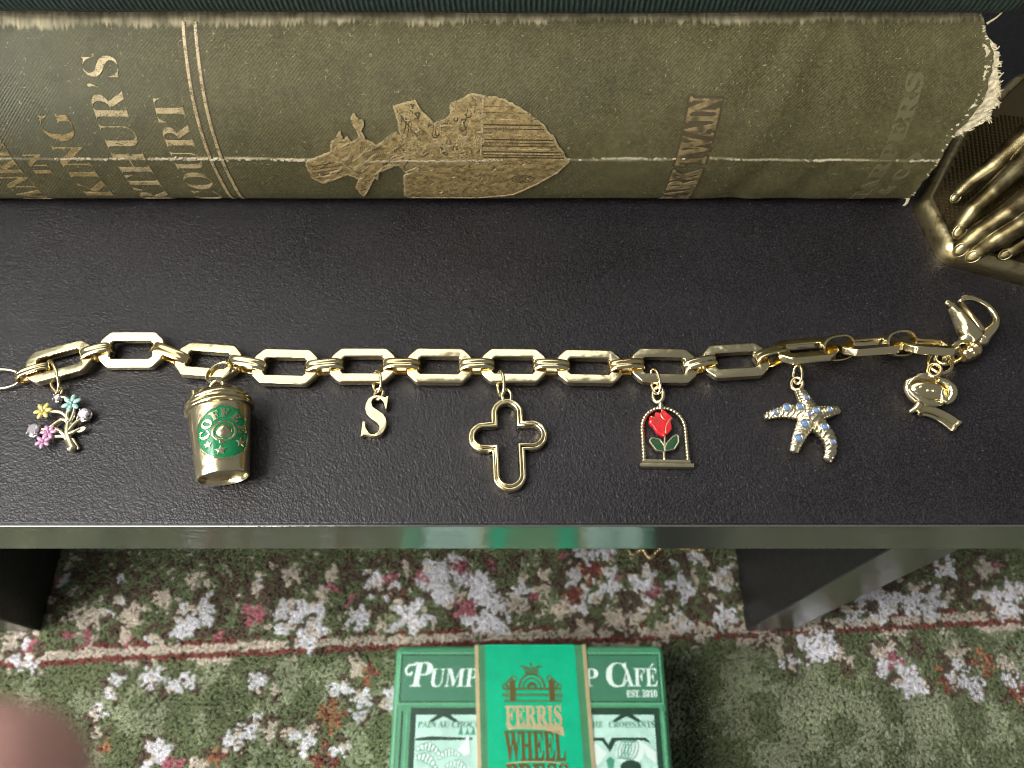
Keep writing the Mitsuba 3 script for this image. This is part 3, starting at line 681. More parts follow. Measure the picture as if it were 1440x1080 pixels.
# the stamped helmet with crossed spears
HELM = [(-22.41,29.4),(-18.04,30.6),(-16.89,28.2),(-15.49,26.9),(-14.71,26.4),(-12.88,26.8),(-11.74,27.9),(-11.65,29.9),(-8.93,31.0),(-7.76,31.8),(-5.1,31.3),(-1.78,30.8),(1.75,29.1),(5.43,26.6),(8.27,23.3),(11.34,17.8),(9.11,14.6),(5.18,11.2),(0.26,7.6),(-6.16,6.2),(-10.01,6.0),(-21.56,6.2),(-22.76,7.4),(-21.97,13.9),(-17.86,16.85),(-21.48,15.0),(-22.77,17.16),(-26.96,15.0),(-27.43,12.8),(-28.06,13.5),(-29.6,10.2),(-31.47,6.8),(-32.47,10.3),(-31.43,12.8),(-33.18,14.4),(-38.93,11.6),(-40.83,13.3),(-41.22,17.7),(-35.62,20.2),(-35.22,22.4),(-34.4,22.8),(-33.13,24.75),(-32.73,22.9),(-31.8,23.6),(-31.29,22.4),(-30.11,22.9),(-29.62,23.4),(-30.74,27.2),(-30.08,28.1),(-29.14,27.0),(-28.42,26.8),(-28.49,25.7),(-29.02,24.75),(-28.42,23.1),(-26.39,21.7),(-24.75,22.7),(-23.51,23.9),(-22.36,24.3),(-21.61,23.6),(-21.87,27.2)]
hp = Polygon(HELM).buffer(-.12).buffer(.24, 3).buffer(-.12)
hp = shapely.segmentize(hp, .5)
_h = np.array(hp.exterior.coords)[:-1]
_h = _h + (meshkit.noise(np.c_[_h * 1.7, 0 * _h[:, :1]], 6) - .5)[:, None] * .34
hp = Polygon(_h).buffer(0)
ORN = put('helmet_ornament', wrap(hp, -0.1, 0.26, 0.9), 'gilt', BOOK, smooth=30, label='gilt knight helmet stamped on the spine')
put('ornament_rim', wrap(hp.buffer(0.06).difference(hp.buffer(-0.26)), 0.0, 0.36, 0.8), 'gilt_line', ORN, smooth=30)
fr = np.random.default_rng(5)
gro, rid = [], []
inner = hp.buffer(-0.45)
for s0, w in ((29.4, .1), (28.3, .12), (26.0, .3), (25.2, .18), (23.0, .26), (22.3, .16), (21.6, .2), (20.3, .26), (19.6, .16), (19.0, .26), (18.9, .1)):
    gro.append(LineString([(-5.6, s0), (12, s0 - 0.3)]).buffer(w / 2))
for k in range(80):
    x0, s0 = (fr.uniform(-23, -5.8), fr.uniform(7, 30.5)) if k % 4 else (fr.uniform(-40, 9), fr.uniform(7, 19))
    a = fr.uniform(0, 3.14); L = fr.uniform(0.3, 1.1)
    ln = LineString([(x0, s0), (x0 + L * math.cos(a), s0 + L * math.sin(a)), (x0 + L * math.cos(a + 1.1) + .5, s0 + L * math.sin(a + .8))]).buffer(fr.uniform(.05, .10))
    (gro if k % 2 else rid).append(ln)
for k in range(26):
    x0 = fr.uniform(-21.5, -6.0); s0 = fr.uniform(25, 30); gro.append(LineString([(x0, s0), (x0 - .35, s0 - fr.uniform(1, 2.2))]).buffer(.07))
for dx, ds in ((0, 0), (.0, .9), (0, 1.8), (0, 2.7)):
    gro.append(LineString([(-40.3, 13.9 + ds), (-34.2, 15.2 + ds)]).buffer(.09))
for k in range(12):
    gro.append(LineString([(-29.6 + .38 * k, 21.9 - .12 * abs(k - 5)), (-29.9 + .42 * k, 20.0), (-29.4 + .4 * k, 18.9)]).buffer(.07))
for k in range(9):
    x0 = fr.uniform(-34, -24); gro.append(LineString([(x0, 17), (x0 + 2.2, 19.2 + fr.uniform(-.5, .5))]).buffer(.08))
for r in (0.5, 1.0, 1.5):
    gro.append(affinity.scale(Point(2.2, 12.9).buffer(r), 1.5, .75).boundary.buffer(.09))
gro.append(LineString([(-24.5, 9), (-21.5, 16.8), (-17.5, 22.5), (-22, 29)]).buffer(.12))
rid.append(LineString([(-5.4, 31.2), (-5.7, 25), (-6.3, 18.4)]).buffer(.16))
rid.append(LineString([(-18.0, 30.2), (-16.3, 27.2), (-14.2, 25.6), (-12.4, 26.0)]).buffer(.14))
rid.append(LineString([(-29.5, 12.0), (-33.5, 17.2), (-35.4, 19.8)]).buffer(.14))
rid.append(LineString([(-25.4, 17.9), (-20.2, 19.6), (-18.5, 18.4)]).buffer(.12))
for cx, cs2 in ((-18.8, 22.0), (-13.4, 21.2), (-9.4, 22.8), (-11.0, 18.9), (-20.4, 19.8)):
    a = np.arange(10) * math.pi / 5 + fr.uniform(0, 1)
    rr = np.where(np.arange(10) % 2, .62, 1.45)
    rid.append(Polygon(np.c_[cx + rr * np.cos(a), cs2 + rr * np.sin(a)]).boundary.buffer(.10))
for k in range(150):                                    # scale pattern and leaf veins stamped in the gilt
    if k < 95:
        x0, s0 = fr.uniform(-22.5, -5.9), fr.uniform(18.6, 30.5)
        q = np.linspace(fr.uniform(0, 6), fr.uniform(1.6, 3.2) + 6, 5)[:4]
        r_ = fr.uniform(.35, .75)
        ln = LineString(np.c_[x0 + r_ * np.cos(q), s0 + r_ * np.sin(q)])
    else:
        x0, s0 = fr.uniform(-40, -24), fr.uniform(8, 24)
        ln = LineString([(x0, s0), (x0 + fr.uniform(.5, 1.6), s0 + fr.uniform(.2, .8)), (x0 + fr.uniform(1.6, 2.4), s0 + fr.uniform(.9, 1.8))])
    (rid if k % 3 else gro).append(ln.buffer(fr.uniform(.07, .13)))
for s0 in (27.2, 24.1, 21.0, 19.95):
    rid.append(LineString([(-5.5, s0), (8.5 - .12 * (s0 - 19) ** 2, s0 - .3)]).buffer(.06))
gu, ru = shapely.union_all(gro).intersection(inner), shapely.union_all(rid).intersection(hp.buffer(-.1))
put('engraved_groove', wrap(gu.difference(ru), 0.2, 0.30, 0.7), 'gilt_groove', ORN)
put('raised_line', wrap(ru, 0.2, 0.40, 0.7), 'gilt_line', ORN, smooth=30)

fr = np.random.default_rng(17)
bits, xc = [], -120.0
while xc < 84:
    dens = meshkit.noise(np.array([[xc * .16, 1, 1]]), 4)[0] + (.22 if -44 < xc < 14 else 0)
    if dens > fr.uniform(.34, .86):
        L, w = fr.uniform(.06, .34), fr.uniform(.03, .12)
        s0 = 18.3 + .27 * math.sin(xc * .06) + fr.normal(0, .13)
        bits.append(affinity.rotate(affinity.scale(Point(xc, s0).buffer(.5, 3), L * 2, w * 2), fr.normal(0, 14)))
    xc += fr.uniform(.05, .34)
put('rubbed_crease', wrap(shapely.union_all(bits).simplify(.015), 0.0, 0.40, 0.9), 'rubbed_fibre', BOOK, kind='stuff', label='pale rubbed fibres along the crease of the spine')

# the book on top, of which only the foot of the spine is in view
BOOK2 = thing('book', 'dark teal ribbed cloth book lying on top of the olive one', 'book')
pr2 = np.array([(64, 37.95), (57.6, 38.0), (55.3, 38.5), (54.2, 41.0), (53.4, 48), (53.8, 56), (56.5, 65), (62, 72), (69, 74.5)])
c2 = CubicSpline(np.r_[0, np.cumsum(np.hypot(*np.diff(pr2, axis=0).T))], pr2)
q2 = c2(np.linspace(0, c2.x[-1], 60))
xs = np.r_[np.linspace(-150, 90.0, 200), 91.0, 91.6]
Y2 = np.broadcast_to(q2[None, :, 0], (len(xs), 60)).copy(); Z2 = np.broadcast_to(q2[None, :, 1], (len(xs), 60))
Y2 = Y2 + 0.35 * (meshkit.noise(np.c_[xs / 18, 0 * xs, 0 * xs], 4) - 0.5)[:, None] + np.where(xs > 90, (xs - 90) * 0.8, 0)[:, None]
X2 = np.broadcast_to(xs[:, None], Y2.shape)
Z2 = Z2 + np.interp(xs, [-150, 20, 91], [0.45, 0.0, 0.1])[:, None] * np.ones((1, 60))
v, f = grid_mesh(np.stack([X2, Y2, Z2], -1))
put('spine_cloth', (v, f), 'teal_cloth', BOOK2, smooth=True)
put('lower_board', block(-150, 91, 60, 190, 38.0, 41.0, 0.4), 'teal_cloth', BOOK2)
put('upper_board', block(-150, 91, 68, 190, 71.6, 74.6, 0.4), 'teal_cloth', BOOK2)
put('page_block', block(-150, 87, 66.2, 186, 41.05, 71.55), 'page_paper', BOOK2)

# ================================================================== BRASS BOOKEND
END = thing('bookend', 'antique brass bookend shaped like a resting hand on a ridged base', 'bookend')
basep = Polygon([(86.6, 42.6), (88.9, 27.9), (105.4, 22.4), (137, 13.5), (160, 22), (168, 52), (158, 80), (118, 80), (99, 61.5)])
basep = basep.buffer(-4.5).buffer(4.5, 10)
levels = [(0.0, 0.1), (0.0, 0.9), (0.05, 1.6), (0.3, 2.5), (0.7, 3.3), (1.25, 3.9), (1.8, 4.2), (2.2, 4.25), (2.5, 4.1), (2.6, 3.4)]
ring0 = rings_of(basep.buffer(-1.6).buffer(1.6, 6))[0]
rv = [np.c_[inset(ring0, b), np.full(len(ring0), z)] for b, z in levels]
n = len(ring0); F = []
for k in range(len(rv) - 1):
    i = np.arange(n); j = (i + 1) % n
    F += [np.c_[i + k * n, j + k * n, j + (k + 1) * n], np.c_[i + k * n, j + (k + 1) * n, i + (k + 1) * n]]
put('base_rim', (np.vstack(rv), np.vstack(F)), 'brass', END, smooth=50)
floor_poly = Polygon(inset(ring0, 2.55))
put('base_plate', solid(floor_poly, 0.2, 3.45), 'brass_dark', END)
cell = 0.92
studs = []
ax, ay = np.array([0.985, -0.17]), np.array([0.17, 0.985])
one = np.array([[-.5, -.5, 0], [.5, -.5, 0], [.5, .5, 0], [-.5, .5, 0], [-.2, -.2, .42], [.2, -.2, .42], [.2, .2, .42], [-.2, .2, .42]]) * [.8, .8, 1]
of = np.array([[0, 1, 5], [0, 5, 4], [1, 2, 6], [1, 6, 5], [2, 3, 7], [2, 7, 6], [3, 0, 4], [3, 4, 7], [4, 5, 6], [4, 6, 7]])
inn = floor_poly.buffer(-0.5)
SV, SF, cnt = [], [], 0
for a in np.arange(-6, 56, cell):
    for b in np.arange(-20, 48, cell):
        c = np.array([90.0, 30.0]) + ax * a + ay * b
        if c[0] < 128 and c[1] < 66 and shapely.contains_xy(inn, c[0], c[1]):
            w = one.copy(); xy = c + w[:, :1] * ax * .9 + w[:, 1:2] * ay * .9
            SV.append(np.c_[xy, 3.42 + w[:, 2]]); SF.append(of + cnt * 8); cnt += 1
put('knurled_studs', (np.vstack(SV), np.vstack(SF)), 'brass_dark', END, kind='stuff', label='fine grid of raised studs on the base')
FING = [
    [((91.5, 32.6, 5.6), 1.15), ((93.6, 35.1, 8.6), 1.35), ((96.6, 37.2, 11.2), 1.5), ((101.8, 41.3, 14.2), 1.75), ((107.5, 46.5, 17.5), 2.4)],
    [((91.1, 28.3, 5.5), 1.15), ((93.3, 29.5, 8.8), 1.35), ((97.4, 31.2, 12.4), 1.5), ((102.6, 34.6, 15.5), 1.8), ((109.5, 40.5, 18.5), 2.4)],
    [((93.4, 26.7, 5.5), 1.1), ((95.4, 27.2, 8.8), 1.3), ((99.3, 28.6, 12.2), 1.45), ((104.6, 31.6, 15.3), 1.75), ((111.5, 37.0, 18.0), 2.3)],
    [((100.0, 27.1, 5.4), 0.95), ((102.0, 27.6, 8.2), 1.1), ((106.3, 29.2, 12.6), 1.25), ((114, 34, 16.5), 2.0)],
    [((92.9, 41.0, 5.6), 0.85), ((96.0, 43.3, 8.2), 1.15), ((98.9, 44.4, 11.2), 1.4), ((104.5, 48.0, 15.5), 2.2)],
]
palm = [[((107.5, 46.5, 17.5), 2.6), ((118, 52, 22), 5.0), ((130, 57, 30), 5.2)], [((109.5, 40.5, 18.5), 2.6), ((118, 50, 22), 5.0)], [((111.5, 37.0, 18.0), 2.5), ((119, 46, 21.5), 4.6)],
        [((114, 34, 16.5), 2.2), ((120, 44, 21), 4.2)], [((104.5, 48, 15.5), 2.6), ((114, 53, 20), 4.2)], [((118, 46, 21.5), 4.8), ((119, 53, 22), 5.0)], [((107.5, 46.5, 17.5), 2.6), ((109.5, 40.5, 18.5), 2.6), ((111.5, 37, 18), 2.5)],
        [((130, 57, 30), 5.2), ((146, 62, 40), 5.4)]]
FAT = lambda chains: [[(p, r * 1.42) for p, r in c] for c in chains]
HAND = put('brass_hand', skin_mesh(FAT(FING) + palm, 0.6, 6), 'brass_aged', END, smooth=True, label='brass hand with its fingertips resting on the base')
put('upright', block(142, 150, 35, 78, 4.2, 62, 1.0), 'brass_dark', END)
for tip, k in zip(FING, range(5)):
    (p, r), (q, _) = tip[0], tip[1]
    p, q = np.array(p, float), np.array(q, float)
    r = r * 1.42
    d = (p - q) / np.linalg.norm(p - q)
    nrm = np.array([0, -0.42, 0.9]) ; nrm = nrm - d * (nrm @ d); nrm /= np.linalg.norm(nrm)
    w = np.cross(d, nrm)
    c = p + nrm * r * 0.84 + d * r * 0.25
    m = ball((0, 0, 0), 1, 3)
    vv = m.vertices
    m.vertices = c + vv[:, :1] * d * r * 0.85 + vv[:, 1:2] * w * r * 0.60 + vv[:, 2:] * nrm * r * 0.26
    put('fingernail', m, 'brass', HAND, smooth=True)
    put('nail_fold', oval(c - nrm * .06, d, w, r * .95, r * .72, .17, 24, 8), 'brass', HAND, smooth=True)

# ================================================================== BRACELET
BR = thing('bracelet', 'gold paperclip chain bracelet laid across the black shelf with a lobster clasp', 'bracelet')


def octagon(a, b, c):
    return Polygon([(-a + c, -b), (a - c, -b), (a, -b + c), (a, b - c), (a - c, b), (-a + c, b), (-a, b - c), (-a, -b + c)])


def link_mesh(a=6.3, b=3.72):
    o = octagon(a, b, 1.95).buffer(-1.3).buffer(1.3, 4)
    i = octagon(a - 2.35, b - 2.0, 0.4)
    return solid(o.difference(i), -0.8, 0.8, 0.30, 3)


def band_ring(a, b, half=1.05, t=0.5):
    """An oval band standing on edge, in the xz plane, with two ridges round it."""
    m = 40
    th = np.arange(m) * 2 * math.pi / m
    ex = 2.6
    px = a * np.sign(np.cos(th)) * abs(np.cos(th)) ** (2 / ex); pz = b * np.sign(np.sin(th)) * abs(np.sin(th)) ** (2 / ex)
    tx, tz = np.roll(px, -1) - np.roll(px, 1), np.roll(pz, -1) - np.roll(pz, 1)
    L = np.hypot(tx, tz); nx, nz = tz / L, -tx / L
    prof = [(-.5, -.55), (-.5, .55), (-.3, .95), (.15, 1.0), (.42, .78), (.5, .5), (.38, .18), (.3, 0), (.38, -.18), (.5, -.5), (.42, -.78), (.15, -1.0), (-.3, -.95)]
    V = np.stack([np.stack([px + nx * t * uu, np.full(m, half * vv), pz + nz * t * uu], -1) for uu, vv in prof], 1)
    k = len(prof)
    i, j = np.meshgrid(np.arange(m), np.arange(k), indexing='ij')
    q = np.stack([i * k + j, ((i + 1) % m) * k + j, ((i + 1) % m) * k + (j + 1) % k, i * k + (j + 1) % k], -1).reshape(-1, 4)
    return trimesh.Trimesh(V.reshape(-1, 3), np.vstack([q[:, [0, 1, 2]], q[:, [0, 2, 3]]]), process=False)


#        x      y     z    yaw   roll  half length
LINKS = [(-87.0, 3.7, 1.8, 17.5, -3, 6.45), (-73.6, 6.3, 1.8, 0.5, 9, 6.35), (-58.4, 4.0, 1.8, -5.0, -2, 6.35), (-43.4, 2.6, 1.8, -1.5, 5, 6.35), (-28.6, 2.9, 1.8, 0.0, 2, 6.35),
         (-13.9, 2.8, 1.8, -0.3, 1, 6.3), (0.3, 2.8, 1.8, -0.5, -1.5, 6.3), (14.8, 2.6, 1.8, -0.3, -1, 6.3), (29.1, 2.8, 1.8, -1.0, 2, 6.25), (43.0, 3.9, 1.8, 3.5, -3, 6.2),
         (56.5, 5.7, 2.9, 5.5, -30, 5.9), (68.9, 6.7, 3.1, 5.0, -42, 6.0), (80.3, 6.7, 3.0, -5.0, -44, 5.4)]
base_link = link_mesh()
lr = np.random.default_rng(4)
for x, y, z, yaw, roll, a in LINKS:
    roll += lr.normal(0, 1.2)
    m = base_link if a > 6 else link_mesh(a, 3.5)
    put('link', moved(m, (x, y, z), rz=yaw, rx=roll, ry=lr.normal(0, .9)), 'gold', BR, smooth=32)
for k in range(12):
    A, B = LINKS[k], LINKS[k + 1]
    ca = np.array(A[:3]) + np.array([math.cos(math.radians(A[3])), math.sin(math.radians(A[3])), 0]) * (A[5] - 1.0)
    cb = np.array(B[:3]) - np.array([math.cos(math.radians(B[3])), math.sin(math.radians(B[3])), 0]) * (B[5] - 1.0)
    c, d = (ca + cb) / 2, cb - ca
    yaw = math.degrees(math.atan2(d[1], d[0]))
    roll = 0 if k < 9 else (-22, -38, -44)[k - 9]
    if k in (10, 11):
        put('connector', moved(band_ring(np.linalg.norm(d) / 2 + 1.75, 2.35, 0.95), c + [0, 0, .25], rz=yaw + 8, rx=roll - 18), 'gold', BR, smooth=40)
    else:
        put('connector', moved(band_ring(np.linalg.norm(d) / 2 + 1.5, 1.55), c, rz=yaw, rx=roll), 'gold_warm' if k % 3 == 1 else 'gold', BR, smooth=40)
# left end: a band loop and a thin oval ring running out of the frame
put('connector', moved(band_ring(3.2, 1.5, 0.8), (-91.4, 1.5, 1.75), rz=22), 'gold_warm', BR, smooth=40)
put('end_ring', oval((-98.2, 0.6, 1.0), (1, 0.02, 0), (0, 1, 0.12), 4.1, 1.95, 0.27), 'gold_satin', BR, smooth=True)
# lobster clasp at the right end
CL = put('clasp', tube([(89.8, 8.2, 3.2), (88.2, 10.4, 3.7), (87.1, 13.0, 4.0), (86.0, 14.8, 4.1)], [1.9, 2.0, 1.45, .75], 16, smooth_path=30), 'gold', BR, smooth=True, label='lobster clasp with an open hook at the right end')
put('hook', tube([(90.8, 8.0, 3.3), (92.6, 9.6, 3.6), (94.3, 11.9, 3.9), (93.9, 14.2, 4.1), (91.9, 16.2, 4.2), (89.6, 16.9, 4.1), (88.3, 16.0, 4.0)], [1.4, 1.05, .68, .58, .58, .66, .6], 14, smooth_path=50), 'gold', CL, smooth=True)
put('lever', tube([(90.4, 9.2, 4.5), (89.2, 11.6, 4.9), (88.5, 13.8, 4.7), (88.3, 15.6, 4.3)], [.85, .75, .6, .5], 12, smooth_path=24), 'gold_warm', CL, smooth=True)
put('lever', tube([(86.5, 14.6, 4.4), (85.6, 15.2, 4.8), (84.9, 15.5, 4.9)], [.6, .55, .5], 10), 'gold', CL, smooth=True)
put('hinge_body', cat([ball((88.9, 8.3, 3.3), 1.0, 3, (2.5, 1.35, 1.5)), ball((90.8, 8.0, 3.2), 1.0, 3, (1.5, 1.4, 1.4))]), 'gold_satin', CL, smooth=True)
put('swivel', moved(cat([lathe([(0, -2.2), (1.1, -2.15), (1.45, -1.8), (1.5, -1.3), (1.15, -1.05), (1.2, -.9), (1.6, -.5), (1.6, .1), (1.2, .4), (1.3, .6), (1.55, 1.0), (1.45, 1.6), (1.0, 2.1), (0, 2.2)], 28)]), (88.3, 5.6, 2.6), ry=90, rz=28, rx=0), 'gold_warm', CL, smooth=40)
put('swivel_ring', oval((85.6, 5.5, 2.6), (.86, .5, 0.05), (-.3, .5, .8), 3.0, 2.0, .5, 40, 10), 'gold', CL, smooth=True)
put('jump_ring', oval((82.9, 4.2, 2.6), (1, -.2, .1), (.1, .7, .6), 1.5, 1.15, .42, 30, 10), 'gold', BR, smooth=True)

# ================================================================== CHARMS
def bail(parent, c, ang=0, a=1.0, b=0.75, r=0.3, mat='gold'):
    t = math.radians(ang)
    put('loop', oval(c, (math.sin(t), math.cos(t), .1), (math.cos(t), -math.sin(t), .45), a, b, r, 28, 8), mat, parent, smooth=True)


def jump(parent, p0, p1, z=2.0, b=1.5, r=0.28, side=(1, 0, 0.9), mat='gold'):
    """An oval ring from the bracelet's link (p0) to the charm's loop (p1), both points on the shelf."""
    p0, p1 = np.array([*p0, z + .35]), np.array([*p1, z - .35])
    put('jump_ring', oval((p0 + p1) / 2, p0 - p1, side, np.linalg.norm(p0 - p1) / 2, b, r), mat, parent, smooth=True)


def brilliant(c, r, tilt=(0, 0)):
    """A round cut stone: table, crown and girdle facets."""
    a = np.arange(8) * math.pi / 4
    rr = [(0.60, .34), (0.86, .20), (1.0, 0.0), (0.55, -.5), (0.02, -.8)]
    V, F = [], []
    for k, (q, z) in enumerate(rr):
        b = a + (k % 2) * math.pi / 8
        V.append(np.c_[q * np.cos(b), q * np.sin(b), np.full(8, z)])
    for k in range(len(rr) - 1):
        for i in range(8):
            j = (i + 1) % 8
            F += [[k * 8 + i, (k + 1) * 8 + i, k * 8 + j], [k * 8 + j, (k + 1) * 8 + i, (k + 1) * 8 + j]] if k % 2 == 0 else [[k * 8 + i, (k + 1) * 8 + i, (k + 1) * 8 + j], [k * 8 + i, (k + 1) * 8 + j, k * 8 + j]]
    F += [[0, i, i + 1] for i in range(1, 7)]
    return moved(trimesh.Trimesh(np.vstack(V) * r, np.array(F), process=False), c, rx=tilt[0], ry=tilt[1])


# --- blossom tree
TREE = thing('charm', 'tree charm with enamel blossoms and clear stones, leftmost on the bracelet', 'charm', )
tz = 0.9
put('trunk', cat([tube([(-80.5, -13.9, tz), (-81.6, -12.2, tz + .1), (-82.4, -10.4, tz + .2), (-82.6, -8.2, tz + .2)], [.85, .62, .6, .55], 10, smooth_path=16),
                  tube([(-81.3, -13.9, tz - .2), (-82.3, -11.7, tz), (-84.0, -10.2, tz + .2), (-86.4, -9.8, tz + .2)], [.5, .5, .42, .35], 8, smooth_path=18),
                  tube([(-79.7, -13.6, tz - .2), (-81.2, -11.8, tz)], [.35, .4], 8)]), 'gold_satin', TREE, smooth=True)
for pts in ([(-82.5, -8.6, tz + .2), (-84.0, -6.8, tz + .3), (-86.9, -6.5, tz + .4)], [(-82.6, -8.4, tz + .2), (-83.3, -6.4, tz + .3), (-83.4, -4.4, tz + .3), (-85.6, -3.4, tz + .3)],
            [(-82.5, -8.8, tz + .2), (-82.1, -6.8, tz + .3), (-82.5, -4.8, tz + .4)], [(-82.2, -10.6, tz + .2), (-81.2, -8.6, tz + .3), (-79.9, -7.6, tz + .4)],
            [(-82.1, -10.9, tz + .2), (-81.0, -10.4, tz + .3), (-80.1, -9.8, tz + .3)], [(-82.6, -8.8, tz), (-84.2, -8.0, tz + .1), (-85.6, -9.3, tz + .2), (-87.6, -9.8, tz + .2)], [(-82.4, -11.4, tz), (-83.8, -11.2, tz), (-85.2, -11.6, tz + .1)]):
    put('branch', tube(pts, np.linspace(.48, .34, len(pts)), 8, smooth_path=16), 'gold_satin', TREE, smooth=True)


def blossom(c, r, mat, word, a0=0.3):
    pet = []
    for k in range(6):
        a = a0 + k * math.pi / 3
        d = np.array([math.cos(a), math.sin(a), 0])
        m = ball((0, 0, 0), 1, 2, (.42 * r, .24 * r, .14 * r))
        pet.append(moved(m, np.array(c) + d * .58 * r + [0, 0, .15], rz=math.degrees(a), ry=0))
    fl = put('blossom', cat(pet), mat, TREE, smooth=True, label=f'{word} enamel blossom with six petals')
    put('flower_centre', ball((c[0], c[1], c[2] + .2), .17 * r, 2), mat, fl, smooth=True)


blossom((-87.6, -6.5, tz + .8), 1.75, 'enamel_yellow', 'yellow', .2)
blossom((-82.7, -4.9, tz + .8), 1.85, 'enamel_teal', 'pale teal', .45)
blossom((-85.5, -10.7, tz + .7), 1.55, 'enamel_pink', 'upper pink', .1)
blossom((-86.1, -12.5, tz + .6), 1.5, 'enamel_pink', 'lower pink', .5)
for c, r in (((-88.5, -10.2, tz + .7), 1.35), ((-79.9, -7.1, tz + .8), 1.35), ((-85.9, -3.6, tz + .6), .8)):
    st = put('stone', brilliant(c, r * .92, (8, -6)), 'stone_clear', TREE)
    pr = []
    for k in range(4):
        a = .78 + k * math.pi / 2
        pr.append(tube([np.array(c) + [r * math.cos(a), r * math.sin(a), -.7], np.array(c) + [r * 1.02 * math.cos(a), r * 1.02 * math.sin(a), .1], np.array(c) + [r * .7 * math.cos(a), r * .7 * math.sin(a), .45]], [.2, .2, .22], 6))
    pr.append(oval(np.array(c) - [0, 0, .55], (1, 0, 0), (0, 1, 0), r * .85, r * .85, .25, 24, 6))
    put('prongs', cat(pr), 'silver', st, smooth=True)
put('leaf', moved(solid(affinity.scale(Point(0, 0).buffer(.7), 1.3, .8), -.2, .25, .12), (-79.9, -10.0, tz + .2), rz=20), 'gold_satin', TREE, smooth=35)
bail(TREE, (-86.1, -2.3, 1.0), 5, 1.0, .8, .28, 'gold_satin')
jump(TREE, (-89.0, 3.7), (-86.1, -2.2), 1.9, 1.35, .32, (1, .3, .8))

# --- coffee cup
CUP = thing('charm', 'gold takeaway coffee cup charm with a round green enamel label', 'charm')
cup_ax = np.array([0.20, -1.0, 0.0]); cup_ax /= np.linalg.norm(cup_ax)      # from lid to base
cup_rz = math.degrees(math.atan2(cup_ax[1], cup_ax[0]))
CUP0 = np.array([-54.2, -4.0, 4.9])
FLAT = 0.80
bodyp = [(5.45, 3.6), (5.5, 4.0), (5.42, 5.0), (5.2, 8.0), (4.9, 12.0), (4.62, 15.6), (4.6, 16.4), (4.45, 16.75), (4.2, 16.8), (4.0, 16.5), (3.85, 16.0), (0, 15.9)]


def cup_mesh(profile, n=72):
    m = lathe(profile, n)                     # axis along z: turned to lie along +x, flattened in height
    v = m.vertices
    w = np.c_[v[:, 2], v[:, 1], -v[:, 0] * FLAT]
    a = math.radians(cup_rz)
    xy = np.c_[w[:, 0] * math.cos(a) - w[:, 1] * math.sin(a), w[:, 0] * math.sin(a) + w[:, 1] * math.cos(a)]
    tilt = -0.055 * w[:, 0]                   # the narrow end rests lower
    m.vertices = np.c_[xy, w[:, 2] + tilt] + CUP0
    return m


def on_cup(m, lift=0.0):
    """A flat mesh in (across, along-up, height) laid on the top of the cup's wall; the label's centre is the origin."""
    v = m.vertices.copy()
    across, along = v[:, 0], 9.9 - v[:, 1]
    R = np.interp(along, [p[1] for p in bodyp[:7]], [p[0] for p in bodyp[:7]])
    ang = across / (R * 0.93) + 0.36
    across, h = R * np.sin(ang), R * np.cos(ang) * FLAT
    a = math.radians(cup_rz)
    w = np.c_[along, across]
    xy = np.c_[w[:, 0] * math.cos(a) - w[:, 1] * math.sin(a), w[:, 0] * math.sin(a) + w[:, 1] * math.cos(a)]
    off = (v[:, 2] + lift)
    w = np.c_[along, across + off * np.sin(ang)]
    xy = np.c_[w[:, 0] * math.cos(a) - w[:, 1] * math.sin(a), w[:, 0] * math.sin(a) + w[:, 1] * math.cos(a)]
    k = m.copy(); k.vertices = np.c_[xy, h + off * np.cos(ang) - 0.055 * along] + CUP0
    return k


put('cup_body', cup_mesh(bodyp), 'gold_cup', CUP, smooth=38)
LID = put('lid', cup_mesh([(0, 0.1), (2.5, 0.15), (3.9, 0.3), (4.4, 0.6), (4.75, 1.15), (5.1, 1.25), (5.35, 1.5), (5.4, 1.9), (5.25, 2.1), (5.7, 2.25), (6.0, 2.5), (6.0, 2.8), (5.75, 2.98), (6.05, 3.2), (6.2, 3.5), (6.1, 3.85), (5.75, 4.05), (5.3, 4.1)]), 'gold', CUP, smooth=38, label='ridged gold cup lid')
put('straw_stub', moved(cat([tube([(0, 0, 0), (-.3, 1.6, .2)], .55, 12)]), (-57.7, -6.2, 6.2)), 'gold_warm', LID, smooth=40)
disc = affinity.scale(Point(0, 0).buffer(1, 24), 4.45, 4.95)
put('label_disc', on_cup(subdiv(solid(disc, -0.1, .14), .8)), 'enamel_green', CUP, smooth=30, label='round green enamel label')
put('label_rim', on_cup(subdiv(solid(disc.buffer(.16, 8).difference(disc.buffer(-.2, 8)), -.1, .30), .7)), 'gold', CUP, smooth=35)
ring1, ring2 = Point(0, .1).buffer(1.95, 16).difference(Point(0, .1).buffer(1.55, 16)), Point(0, .1).buffer(1.2, 16)
put('label_ring', on_cup(subdiv(solid(shapely.union_all([ring1, Point(-.4, -1.75).buffer(.45)]), 0, .34, .08, 2), .5)), 'gold', CUP, smooth=35)
dome = ball((0, 0, 0), 1, 3, (1.2, 1.2, .45)); dome.vertices = dome.vertices + [-.05, .1, .12]
put('label_dome', on_cup(dome), 'gold_satin', CUP, smooth=True)
crescent = Point(.35, .25).buffer(.62, 10).difference(Point(.62, .32).buffer(.48, 10))
put('label_crescent', on_cup(subdiv(solid(crescent, .1, .62), .4)), 'gold', CUP, smooth=30, label='small crescent mark in the centre of the label')
